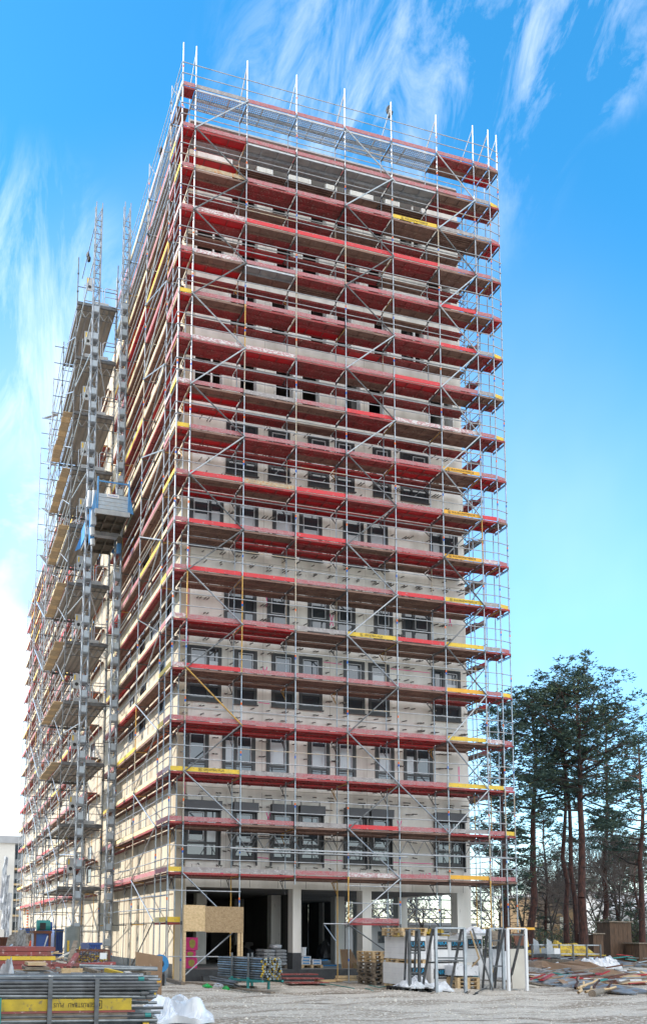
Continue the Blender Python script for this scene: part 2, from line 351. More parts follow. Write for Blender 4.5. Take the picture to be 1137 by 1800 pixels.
# floor slabs, dark partition behind the rooms, roof
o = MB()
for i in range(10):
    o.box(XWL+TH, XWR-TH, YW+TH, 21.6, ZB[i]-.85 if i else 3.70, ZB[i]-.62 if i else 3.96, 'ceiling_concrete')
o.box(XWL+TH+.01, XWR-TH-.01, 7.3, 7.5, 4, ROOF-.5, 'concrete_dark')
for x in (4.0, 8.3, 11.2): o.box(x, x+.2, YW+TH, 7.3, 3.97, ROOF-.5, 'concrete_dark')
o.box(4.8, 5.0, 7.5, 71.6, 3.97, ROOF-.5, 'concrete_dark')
o.build('floor_slab', bld)
o = MB(); o.box(XWL+.02, XWR-.02, YW+.02, 21.98, ROOF, ROOF+.1, 'hoist_grey'); o.box(XWL+.02, 7.98, 21.98, 71.98, ROOF, ROOF+.1, 'hoist_grey')
o.box(XWL+.3, XWR-.3, YW+.3, 21.7, ROOF+.101, ROOF+.2, 'slab'); o.build('roof', bld)
o = MB(); o.box(XWL+.05, XWR-.05, YW-.06, YW-.004, ROOF-.85, ROOF-.06, 'deck_D'); o.box(XWL+.05, XWR-.05, YW-.09, YW-.061, ROOF-.5, ROOF-.1, 'deck_K'); o.build('parapet_board', bld)
# ground floor: corner wall, columns, beam soffit, floor
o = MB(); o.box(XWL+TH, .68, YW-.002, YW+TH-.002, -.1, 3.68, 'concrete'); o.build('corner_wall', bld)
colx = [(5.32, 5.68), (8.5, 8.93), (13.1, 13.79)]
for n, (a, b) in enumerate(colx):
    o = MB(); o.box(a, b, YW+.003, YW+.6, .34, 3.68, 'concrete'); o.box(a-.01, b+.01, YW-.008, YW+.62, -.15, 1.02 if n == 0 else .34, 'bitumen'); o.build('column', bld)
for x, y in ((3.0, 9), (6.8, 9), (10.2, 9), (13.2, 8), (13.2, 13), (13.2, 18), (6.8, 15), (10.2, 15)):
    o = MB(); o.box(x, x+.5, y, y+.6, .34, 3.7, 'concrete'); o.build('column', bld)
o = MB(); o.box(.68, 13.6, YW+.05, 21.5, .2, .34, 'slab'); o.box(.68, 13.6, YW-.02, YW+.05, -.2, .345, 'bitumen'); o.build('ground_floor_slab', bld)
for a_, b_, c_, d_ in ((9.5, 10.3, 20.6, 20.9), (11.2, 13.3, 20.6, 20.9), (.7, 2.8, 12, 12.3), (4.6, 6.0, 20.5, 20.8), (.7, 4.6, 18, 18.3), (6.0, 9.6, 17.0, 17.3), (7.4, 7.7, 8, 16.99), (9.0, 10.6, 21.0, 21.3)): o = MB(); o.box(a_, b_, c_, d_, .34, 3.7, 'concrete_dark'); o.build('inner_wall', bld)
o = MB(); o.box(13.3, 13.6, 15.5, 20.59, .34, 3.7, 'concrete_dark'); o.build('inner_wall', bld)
# formwork seams
for x in [2.05+2.6*k for k in range(5)]: o = MB(); o.box(x-.009, x+.009, YW-.0045, YW-.001, 4.0, ROOF-.9, 'seam') if False else None
# windows
mbw = {}
def window(x0, x1, z0, z1, split, shutter, kind, seed):
    """front window: dark outer frame, light sash, pane, optional shutter box"""
    rd = random.Random(seed); w = x1-x0
    f = MB(); y0 = YW-.05; y1 = YW+.06; t = .085
    f.box(x0-.06, x0+t, y0, y1, z0-.05, z1+.05, 'frame'); f.box(x1-t, x1+.06, y0, y1, z0-.05, z1+.05, 'frame')
    f.box(x0+t, x1-t, y0, y1, z1-.03, z1+.05, 'frame'); f.box(x0+t, x1-t, y0, y1, z0-.05, z0+.12, 'frame')
    f.box(x0-.09, x1+.09, y0-.12, y0-.002, z0-.09, z0-.051, 'frame')
    zt = z0+.62
    f.box(x0+t, x1-t, y0+.01, y1, zt-.05, zt+.05, 'frame')
    cells = [(x0+t, x1-t)]
    if w > 1.2:
        m = x0+w*(.62 if split else .38); f.box(m-.05, m+.05, y0+.005, y1, z0+.12, z1-.03, 'frame'); cells = [(x0+t, m-.05), (m+.05, x1-t)]
    fo = f.build('window', bld)
    s = MB(); g_ = MB()
    for n, (a, b) in enumerate(cells):
        if (len(cells) == 1) or (n == (0 if split else 1)):
            for u in ((a+.03, a+.07), (b-.07, b-.03)): s.box(u[0], u[1], YW-.045, YW+.05, zt+.08, z1-.08, 'frame_light')
            s.box(a+.07, b-.07, YW-.045, YW+.05, z1-.12, z1-.08, 'frame_light'); s.box(a+.07, b-.07, YW-.045, YW+.05, zt+.08, zt+.12, 'frame_light')
        g_.box(a, b, YW+.0, YW+.02, z0+.12, zt-.05, 'glass')
        hb = zt+.05+(z1-zt)*(.45+.25*rd.random()) if kind else zt+.06
        if kind: g_.box(a, b, YW+.0, YW+.02, zt+.05, hb, 'blind' if rd.random() < .75 else 'glass'); g_.box(a, b, YW+.0, YW+.02, hb+.001, z1-.03, 'glass')
        else: g_.box(a, b, YW+.0, YW+.02, zt+.05, z1-.03, 'glass')
    s.build('sash', fo); g_.build('pane', fo)
    if shutter:
        b_ = MB(); b_.box(x0-.09, x1+.09, YW-.32, YW-.055, z1-.02, z1+.36, 'shutter'); b_.box(x0-.1, x1+.1, YW-.33, YW-.05, z1+.361, z1+.38, 'frame')
        for u in ([x0+.05, x1-.05] + ([x0+w/2] if w > 1.2 else [])): b_.box(u-.03, u+.03, YW-.02, YW+.0, z1+.40, z1+.62, 'anchor')
        for u in (x0-.1, x1+.04): b_.box(u, u+.06, YW-.14, YW-.06, z0-.25, z1-.03, 'frame')
        b_.build('shutter_box', fo)
sd_ = 0
for i in range(6):
    for n, (a, b) in enumerate(openings(i)):
        sd_ += 1; sh = i == 0
        window(a, b, ZB[i], ZT[i]-(.3 if sh else 0), n == 0 or (i == 0), sh, i in (1, 2, 4, 5) or (i == 0 and n == 0), sd_)
for i in range(6, 10):                    # upper storeys: bare openings with pale linings
    for n, (a, b) in enumerate(openings(i)):
        l = MB(); 
        l.box(a+.002, a+.07, YW-.03, YW+TH, ZB[i], ZT[i], 'lining'); l.box(b-.07, b-.002, YW-.03, YW+TH, ZB[i], ZT[i], 'lining'); l.box(a+.07, b-.07, YW-.03, YW+TH, ZT[i]-.06, ZT[i]-.002, 'lining')
        if b-a > 1.2: m = a+(b-a)*.62; l.box(m-.04, m+.04, YW+.1, YW+.2, ZB[i], ZT[i]-.06, 'lining')
        l.build('window_lining', bld)
pl = MB()                                  # pale insulation strips on the upper storeys
for i in range(6, 10):
    op = openings(i); edges = [XWL]+[e for ab in op for e in ab]+[XWR-.1]
    for k in range(0, len(edges), 2):
        if edges[k+1]-edges[k] > .45 and (i*7+k) % 3 != 1: pl.box(edges[k]+.1, edges[k+1]-.1, YW-.045, YW-.003, ZB[i]+.15+.2*((k+i) % 2), ZB[i]+.72, 'lining')
pl.build('insulation_strip', bld)
side = PS('side_window', bld)
for i in range(0, 10):
    for (a, b) in (lopen(i) if i >= 2 else []):
        f = MB(); f.box(XWL-.05, XWL+.05, a, a+.1, ZB[i], ZT[i], 'frame'); f.box(XWL-.05, XWL+.05, b-.1, b, ZB[i], ZT[i], 'frame'); f.box(XWL-.05, XWL+.05, a+.1, b-.1, ZT[i]-.1, ZT[i], 'frame'); f.box(XWL-.05, XWL+.05, a+.1, b-.1, ZB[i], ZB[i]+.1, 'frame')
        f.box(XWL, XWL+.02, a+.1, b-.1, ZB[i]+.1, ZT[i]-.1, 'blind' if (i+int(a)) % 2 else 'glass'); side.add(f)
    for y in [24+5.2*k+(1.8 if i % 2 else 0) for k in range(9)]:
        f = MB(); f.box(XWL-.03, XWL+.05, y, y+.12, ZB[i], ZT[i], 'frame'); f.box(XWL-.03, XWL+.05, y+1.38, y+1.5, ZB[i], ZT[i], 'frame'); f.box(XWL, XWL+.02, y+.12, y+1.38, ZB[i]+.02, ZT[i]-.02, 'glass'); side.add(f)
side.finish()
# wall anchors in rows (metal straps standing out of the concrete)
anc = PS('wall_anchor', bld)
rd = random.Random(11)
for i in range(6):
    op = openings(i)
    rows = [ZB[i]-.62, ZB[i]-.25, ZB[i]+.35, ZB[i]+1.0, ZB[i]+1.65, ZB[i]+2.25, ZB[i]+2.62]
    for rz, z in enumerate(rows):
        inwin = ZB[i]-.1 < z < ZT[i]+.15
        if inwin: us = [u for a, b in op for u in (a-.24, b+.24)] + [u for (p, q) in zip([(0, .3)]+op, op+[(13.6, 14)]) if q[0]-p[1] > 1.3 for u in ((p[1]+q[0])/2, (p[1]+q[0])/2-.32)]
        else: us = [.45+.72*k+rd.uniform(-.06, .06) for k in range(19)]
        for u in us:
            if not XWL+.1 < u < XWR-.1 or rd.random() < .12: continue
            if any(a-.1 < u < b+.1 for a, b in op) and inwin: continue
            L = rd.choice((.3, .4, .46)); zz = z+rd.uniform(-.03, .03)
            a = MB().obox((u, YW-L/2, zz-.03), (.012, 0, 0), (0, L/2, .03), (0, 0, .025), 'anchor')
            if rd.random() < .45: a.obox((u+.13, YW-L/2, zz-.03), (.012, 0, 0), (0, L/2, .03), (0, 0, .025), 'anchor')
            anc.add(a)
anc.finish()
# pink spray marks
rd = random.Random(5)
def spray(x, z, pts, w=.018):
    sp = MB()
    for (a, b), (c, d) in zip(pts, pts[1:]): sp.bar((x+a, YW-.004, z+b), (x+c, YW-.004, z+d), .002, w, 'spray_pink') if abs(c-a) > abs(d-b) else sp.obox((x+(a+c)/2, YW-.004, z+(b+d)/2), (w, 0, 0), (0, .002, 0), ((c-a)/2, 0, (d-b)/2), 'spray_pink')
    sp.build('spray_mark', bld)
for i in range(5):
    z = ZT[i]-.12
    op = openings(i)
    for k in range(len(op)-1):
        a, b = op[k][1]+.14, op[k+1][0]-.14
        if b-a > .5 and rd.random() < .8: spray(a, z if rd.random() < .6 else ZB[i]+.1, [(0, 0), (b-a, -.02)], .014)
for x, z in ((3.9, 12.9), (4.0, 16.1), (7.0, 15.6), (4.1, 6.6), (10.2, 6.5), (10.3, 12.7), (12.9, 16.2)):
    spray(x, z, [(0, .3), (.18, -.25)]); spray(x, z, [(.2, .3), (.02, -.25)])
for (x0, z0) in ((1.75, 4.1), (11.3, 4.35)):
    for dx, pts in ((0, [(0, .16), (.02, 0), (.1, 0), (.12, .15)]), (.2, [(0, 0), (.02, .02)]), (.28, [(0, .16), (0, 0)]), (.38, [(0, .16), (.12, .16), (.06, 0)]), (.36, [(.02, .06), (.15, .07)])): spray(x0+dx, z0, pts, .016)
for z0, z1 in ((12, 18.5), (20.5, 21.3), (7.4, 8.2)): spray(.55, z0, [(0, 0), (.01, z1-z0)], .012)
spray(.55, 14.7, [(0, 0), (1.1, -.03)], .02); spray(.3, 14.0, [(0, 0), (.3, 0)], .03); spray(13.3, 8.7, [(0, 0), (0, .7)], .02)
# panel joints
def jb(*a, n='panel_joint'): m = MB(); m.box(*a); m.build(n, bld)
for i in range(10):
    z = ZB[i]-.42; edges = [XWL+.02, XWR-.02]; jb(XWL+.02, XWR-.02, YW-.007, YW-.001, z-.012, z+.012, 'seam')
    ws = openings(i)
    for x in (2.34, 3.9, 5.46, 7.02, 8.75, 10.25, 11.95):
        if not any(a-.1 < x < b+.1 for a, b in ws): jb(x-.008, x+.008, YW-.006, YW-.001, z+.013, z+SP-.1, 'seam')
for x in [1.25*k+.9 for k in range(11)]: jb(x-.006, x+.006, YW-.006, YW-.001, 3.7, 4.6, 'concrete_dark')
for y in [3.4+1.25*k for k in range(13)]:
    for z0, z1 in ((.56, 3.34), (3.42, 6.64), (6.72, 9.94)): jb(XWL-.011, XWL-.005, y-.008, y+.008, z0, z1, 'timber_old')
for z in (3.38, 6.68, 9.98): jb(XWL-.02, XWL-.005, 2.3, 16, z-.03, z+.03, 'timber_old')
jb(XWL-.03, XWL-.005, 2.2, 16, -.1, .55, 'bitumen', n='plinth')
# ================================================================== SCAFFOLD
PR = .027
def plank(mb, a0, a1, b0, b1, z, c, ax):
    """a = along, b = across; ax 'X' or 'Y' is the long direction"""
    def bx(u0, u1, v0, v1, z0, z1, m):
        if ax == 'X': mb.box(u0, u1, v0, v1, z0, z1, m)
        else: mb.box(v0, v1, u0, u1, z0, z1, m)
    m = 'deck_'+c; e = .045 if ax == 'X' else .028
    bx(a0+.03, a1-.03, b0, b1, z-.025, z, m)
    em = 'deck_D' if c in 'RD' else ('galv' if c in 'SP' else 'deck_B')
    bx(a0+.03, a1-.03, b0, b0+e, z-.085, z-.0255, em); bx(a0+.03, a1-.03, b1-e, b1, z-.085, z-.0255, em)
    w = b1-b0
    if c == 'K':
        for q in (.25, .5, .75): bx(a0+.03, a1-.03, b0+w*q-.02, b0+w*q+.02, z-.07, z-.0255, 'deck_B')
    if c in 'SP' and False: pass
    L = a1-a0
    n = 2 if L > 1.4 else 1
    for k in range(1, n+1):
        u = a0+L*k/(n+1); bx(u-.02, u+.02, b0+e, b1-e, z-.06, z-.0255, em if c != 'K' else 'deck_K')
def ledger(mb, p, q, m='galv', r=.022): mb.tube(p, q, r, m)
TB = {}
TOE = {19: 'dgppppppp', 18: 'pppppppgy', 17: 'pbpppyggp', 16: 'pwrrrrppg', 15: 'pwpppprpp', 14: 'yppppprgy', 13: 'pwwpprpgy', 12: 'wpgprwwpy',
       11: 'ypppppopp', 10: 'prbrpporp', 9: 'prprppowp', 8: 'prrpprygy', 7: 'wppgyrygp', 6: 'wrppppopy', 5: 'ppppppywp', 4: 'yygpgpyyp', 3: 'pppgrpgpy', 2: 'yggpwpopp'}
DK = {19: ['D-', 'PP', 'PP', 'PP', 'PP', 'PP', 'DB', 'BR', 'BR'], 18: ['RR', 'RSR', 'SSK', 'SSK', 'SSB', 'SSK', 'BDD', 'BD', 'DD'],
      17: ['RD', 'BDD', 'DDB', 'DDD', 'DDB', 'BBD', 'KKB', 'BB', 'RR'], 16: ['RD', 'RDB', 'BDR', 'BDD', 'BDD', 'DDB', 'BBD', 'BD', 'DD'],
      15: ['RR', 'BRD', 'SBD', 'DKD', 'DDD', 'DBB', 'BDD', 'BD', 'RD'], 14: ['RD', 'BDD', 'DDD', 'DRD', 'BDR', 'DDD', 'BDB', 'DD', 'DR'],
      13: ['DD', 'DDD', 'RDD', 'DDD', 'DBD', 'RDD', 'DBD', 'BD', 'BD'], 12: ['DD', 'BRR', 'BDD', 'BDB', 'DDD', 'KKD', 'BBD', 'DD', 'DD'],
      11: ['RR', 'BRD', 'DDD', 'DBR', 'DBR', 'RRD', 'BBK', 'RR', 'DD'], 10: ['DD', 'BDR', 'RBD', 'RRR', 'DRR', 'RRD', 'BDB', 'RR', 'BD'],
      9: ['DD', 'KKK', 'KRR', 'RDR', 'BDD', 'RRB', 'BDD', 'DD', 'RR'], 8: ['DD', 'KKK', 'KKK', 'KKK', 'KKK', 'KKK', 'DDK', 'RR', 'RR'],
      7: ['DD', 'RDD', 'RRR', 'KKK', 'KKK', 'KKK', 'BBB', 'DD', 'DD'], 6: ['DD', 'KKK', 'KKK', 'KKK', 'KKK', 'KKK', 'DKD', 'DR', 'DR'],
      5: ['DR', 'RRR', 'RRR', 'RRR', 'RRR', 'RRR', 'BBB', 'BD', 'DR'], 4: ['DD', 'DRR', 'RRR', 'RRR', 'RRR', 'RRR', 'DBD', 'DD', 'RR'],
      3: ['RD', 'DBB', 'BBB', 'BBB', 'KBB', 'BBK', 'RBB', 'DD', 'DD'], 2: ['DD', 'RDB', 'RDB', 'DBB', 'BBB', 'BBB', 'BBB', 'BD', 'BD']}
txt_long = textmesh('BUILDINGPARTNERS.DE', .125, 'lettering'); txt_plus = textmesh('GERÜSTBAU PLUS', .125, 'lettering')
for t_ in (txt_long, txt_plus): t_.v = [(x*.86, y, z) for x, y, z in t_.v]
def logo(mb, x, y, s, m='lettering'):       # small square mark beside the wording
    t = s*.09
    mb.box(x-s, x+s, y-s, y-s+t*2, -.002, .002, m); mb.box(x-s, x+s, y+s-t*2, y+s, -.002, .002, m); mb.box(x-s, x-s+2*t, y-s+2*t, y+s-2*t, -.002, .002, m); mb.box(x+s-2*t, x+s, y-s+2*t, y+s-2*t, -.002, .002, m)
    mb.box(x-s*.45, x-s*.1, y-s*.45, y+s*.5, -.002, .002, m); mb.box(x+s*.05, x+s*.45, y-s*.45, y+s*.1, -.002, .002, m)
def toe_text(parent, x0, x1, y, z, t):
    m = MB(); m.add(t); w = max(v[0] for v in t.v); fm = frame_mx(((x0+x1)/2+.06, y-.004, z), (1, 0, 0), (0, 0, 1)); l_ = MB(); logo(l_, -w-.13, 0, .06); l_.xf(fm); l_.build('logo_mark', parent)
    m.xf(frame_mx(((x0+x1)/2+.06, y-.004, z), (1, 0, 0), (0, 0, 1))); return m.build('lettering', parent)

fs = thing('facade_scaffold', 'nineteen level scaffold with red decks across the front face of the tower', 'scaffold', (7, 0, GZ))
decks, toes, trans, rails, brc, poles, cons = (PS(n, fs) for n in ('deck', 'toe_board', 'transom', 'guard_rail', 'brace', 'pole', 'deck_bracket'))
rd = random.Random(21)
texts = []
def polemat(rng, k, i):
    fixed = {(3, 13): 'pole_rust', (3, 14): 'pole_rust', (2, 12): 'pole_rust', (2, 13): 'pole_yellow', (3, 8): 'pole_rust', (3, 7): 'pole_rust', (7, 9): 'pole_yellow', (7, 0): 'pole_yellow', (7, 1): 'pole_yellow', (4, 0): 'galv', (4, 1): 'pole_yellow', (1, 7): 'pole_yellow', (2, 6): 'pole_yellow', (2, 7): 'pole_yellow', (6, 2): 'pole_rust', (1, 5): 'pole_rust', (7, 2): 'pole_rust', (6, 16): 'pole_rust', (4, 15): 'pole_rust', (1, 3): 'pole_rust', (9, 3): 'pole_rust'}
    if (i, k) in fixed: return fixed[(i, k)]
    return 'pole_rust' if rng.random() < .04 else 'galv'
BOT = {3: 3.75, 6: 3.6}
for i, x in enumerate(PX):
    ks = range(0, 20); m = MB(); y = .0 if i < 9 else .15
    for k in ks:
        z0 = zk(k)-.05 if k else GZ; z1 = zk(k+1)-.05
        if k == 0: z1 = zk(1)-.05
        if i in BOT:
            if z1 < BOT[i]: continue
            z0 = max(z0, BOT[i])
        pm = polemat(rd, k, i)
        m.tube((x, y, z0), (x, y, z1+(.12 if k == 19 else 0)), PR, pm, 8)
        if k < 19: m.tube((x, y, z1-.09), (x, y, z1+.05), PR+.012, pm if pm != 'galv' else 'galv_dark', 8)
        if (k+i) % 3 == 0 and k < 19: zz = z0+.9; m.tube((x, y, zz), (x, y, zz+.1), PR+.004, 'tag_orange', 8); m.tube((x, y, zz-.1), (x, y, zz), PR+.004, 'tag_blue', 8)
        elif (k+i) % 3 == 1: m.tube((x, y, z0+.85), (x, y, z0+.95), PR+.004, 'tag_orange' if k % 2 else 'tag_blue', 8)
    if i not in BOT: m.box(x-.08, x+.08, y-.1, y+.1, GZ-.02, GZ+.015, 'galv'); m.tube((x, y, GZ), (x, y, GZ+.35), PR*.6, 'galv_dark', 6)
    poles.add(m)
    # inner pole
    m = MB(); yi = YI+(.15 if i == 9 else 0)
    for k in ks:
        z0 = zk(k)-.05 if k else GZ; z1 = zk(k+1)-.05
        if k == 19: z1 -= .8
        if i in (2, 3, 5, 6) and k < 1: 
            if i in (3, 6): continue
        if i in BOT and z1 < BOT[i]: continue
        if i in BOT: z0 = max(z0, BOT[i]-.1)
        pm = 'pole_yellow' if (i, k) in ((2, 0), (2, 1), (4, 0), (4, 1), (7, 1), (7, 3), (1, 0), (8, 3)) else ('pole_rust' if rd.random() < .05 else 'galv')
        m.tube((x, yi, z0), (x, yi, z1), PR*.85, pm, 6)
    poles.add(m)
for k in range(2, 20):
    z = zk(k)
    for i, x in enumerate(PX):
        y = 0 if i < 9 else .15
        t = MB(); t.tube((x, y, z-.10), (x, YI, z-.10), .026, 'galv_dark' if rd.random() < .85 else 'pole_yellow')
        t.tube((x, y, z-.16), (x, YI, z-.16), .014, 'galv_dark'); trans.add(t)
        if 1 <= i <= 7 and k < 19:
            c = MB(); m_ = 'pole_yellow' if rd.random() < .15 else 'galv_dark'
            c.tube((x, YI, z-.16), (x, YI+.62, z-.16), .022, m_); c.tube((x, YI+.58, z-.18), (x, YI, z-.72), .02, m_); c.tube((x, YI+.3, z-.18), (x, YI+.3, z-.45), .014, m_); cons.add(c)
    for b in range(9):
        x0, x1 = PX[b], PX[b+1]; d = DK[k][b]; dm = MB()
        w = .5
        plank(dm, x0, x1, .06, .56, z, d[0], 'X')
        if len(d) > 1 and d[1] != '-': plank(dm, x0, x1, .59, 1.09, z, d[1], 'X')
        if len(d) > 2 and 1 <= b <= 6: plank(dm, x0, x1, 1.2, 1.74, z-(.06 if k < 12 else .22), d[2], 'X')
        lb = {'R': 'bright red deck', 'P': 'perforated steel deck', 'S': 'grey steel deck', 'K': 'dark ribbed deck'}.get(d[0])
        decks.add(dm, lb)
        c = TOE[k][b]; c = 'p' if c == 'd' else c
        tm = MB(); dz = rd.uniform(-.01, .015); tl = rd.uniform(-.006, .012)
        yo = 0 if b < 8 else .0
        tm.obox(((x0+x1)/2, .045+(.07 if b == 8 else 0), z+.11+dz), ((x1-x0)/2-.035, (.065 if b == 8 else 0), tl*.5), (0, .014, 0), (0, 0, .086), 'toe_'+c)
        TB[(k, b)] = tm
        toes.add(tm, {'y': 'yellow toe board', 'o': 'orange toe board', 'r': 'bright red toe board', 'g': 'grey weathered toe board', 'b': 'rusty beige toe board'}.get(c))
        tm.key = (k, b)
    # guard rails, continuous per level
    for h in (.52, 1.03):
        m = MB()
        for b in range(9):
            if k == 19 and b == 0: pass
            yy = 0 if b < 8 else 0
            q = (PX[b+1], .15 if b == 8 else 0, z+h+rd.uniform(-.01, .01)); p_ = (PX[b], 0, z+h+rd.uniform(-.01, .01))
            m.tube(Vector(p_)-Vector((.05, .035, 0)), Vector(q)+Vector((.05, -.035, 0)), .02, 'galv' if rd.random() < .93 else 'pole_rust')
        rails.add(m)
    # light pipe work just inside (inner ledger) on some levels
    if k in (17, 16, 14, 13, 12, 10):
        m = MB(); m.tube((0, YI-.05, z-.22), (PX[7], YI-.05, z-.22), .028, 'galv'); rails.add(m)
# low bays
for (b, k, c) in ((4, 1, 'p'),):
    z = 2.27; m = MB(); plank(m, PX[b], PX[b+1], .06, .56, z, 'D', 'X'); decks.add(m)
    m = MB(); m.obox(((PX[b]+PX[b+1])/2, .045, z+.11), (B/2-.05, 0, 0), (0, .014, 0), (0, 0, .09), 'toe_p'); toes.add(m)
    m = MB(); m.tube((PX[b]-1.1, 0, z-.05), (PX[b], 0, z-.05), .025, 'galv'); m.tube((PX[b]-1.05, 0, z-.1), (PX[b]-.55, 0, z-.75), .022, 'galv'); trans.add(m)
    for h in (.8, 1.5): m = MB(); m.tube((PX[b]-.1, 0, z+h), (PX[b+1], 0, z+h), .02, 'galv'); rails.add(m)
z = 2.2; m = MB(); plank(m, XL, 0, .06, .56, z, 'D', 'X'); decks.add(m); m = MB(); m.box(XL+.04, -.04, .03, .058, z+.01, z+.21, 'toe_y'); m.key = (1, 0); toes.add(m)
for z in (.9, 3.42): m = MB(); m.tube((XL-.03, -.03, z), (B+.05, -.03, z), .022, 'galv'); rails.add(m)
m = MB(); m.tube((.05, -.04, .1), (2.2, -.04, 1.95), .028, 'galv'); brc.add(m)
for a, b in (((B, 1.95), (0, 4.1)),): m = MB(); m.tube((a[0], -.04, a[1]), (b[0], -.04, b[1]), .028, 'galv'); brc.add(m)
def brace(i, k, j, l, ym=-.05, over=0):
    m = MB(); a = Vector((PX[i], ym, zk(k)-.02)); b = Vector((PX[j], ym, zk(l)-.02)); d = (b-a).normalized()
    m.tube(a-d*.05, b+d*(.05+over), .03, 'pole_yellow' if (i, k) == (1, 6) and l == 5 else ('galv_dark' if rd.random() < .4 else 'galv')); brc.add(m)
for k in range(4, 20):
    i, j = (2, 1) if k % 2 else (1, 2); brace(i, k, j, k-1)
    i, j = (4, 5) if k % 2 else (5, 4); brace(i, k, j, k-1, over=.15 if k == 19 else 0)
    i, j = (6, 7) if k % 2 else (7, 6); brace(i, k, j, k-1)
brace(4, 3, 5, 2); brace(5, 4, 6, 3); m = MB(); m.tube((PX[5], -.05, zk(2)), (PX[4], -.05, 2.25), .03, 'galv'); brc.add(m)
m = MB(); m.tube((PX[4]+.05, -.05, 2.15), (PX[5]-.3, -.05, .9), .03, 'galv_dark'); brc.add(m)
m = MB(); m.tube((B, -.05, zk(3)-.1), (B, -.05, zk(3)-.12), .02, 'galv'); 
# top frames: slanting end rails on the uppermost level
for i in range(1, 10):
    m = MB(); z = zk(20); y = 0 if i < 9 else .15
    m.tube((PX[i], y, z-.08), (PX[i], YI, z-1.0), .022, 'galv' if i % 2 else 'pole_rust'); trans.add(m)
# lattice girders between levels 2 and 3
gird = PS('lattice_girder', fs)
for (xa, xb, zt) in ((1.7, 5.2, 5.72), (2.9, 8.9, 5.66), (8.4, 14.9, 5.72)):
    m = MB(); zb = zt-.58; yg = -.09 if xa != 2.9 else YI-.2
    m.tube((xa, yg, zt), (xb, yg, zt), .026, 'galv_dark'); m.tube((xa, yg, zb), (xb, yg, zb), .026, 'galv_dark'); x = xa+.1; up = True
    while x < xb-.4:
        m.tube((x, yg, zb if up else zt), (x+.36, yg, zt if up else zb), .016, 'galv_dark'); x += .38; up = not up
    gird.add(m)
gird.finish()
for x0, x1, z in ((2.2, 9.6, 5.02), (1.9, 14.6, 5.12)): m = MB(); m.tube((x0, -.12, z), (x1, -.12, z), .024, 'galv'); rails.add(m)
tobjs = toes.finish()
for o_, (sz, mb_, lb) in zip(tobjs, toes.l):
    k, b = getattr(mb_, 'key', (0, 0))
    if (k, b) in ((2, 6), (6, 6), (9, 6), (10, 6), (11, 6), (17, 5), (8, 6)): toe_text(o_, PX[b], PX[b+1], .03, zk(k)+.11, txt_long)
    if (k, b) in ((4, 1), (4, 6), (5, 6), (7, 6), (7, 4)): toe_text(o_, PX[b], PX[b+1], .03, zk(k)+.11, txt_plus)
    if (k, b) in ((2, 0), (1, 0), (4, 7), (11, 0)):
        m = MB(); logo(m, 0, 0, .06); m.xf(frame_mx(((PX[b]+PX[b+1])/2, .026, zk(k)+.1 if k > 1 else 2.31), (1, 0, 0), (0, 0, 1))); m.build('lettering', o_)
for p_ in (decks, trans, rails, brc, poles, cons): p_.finish()

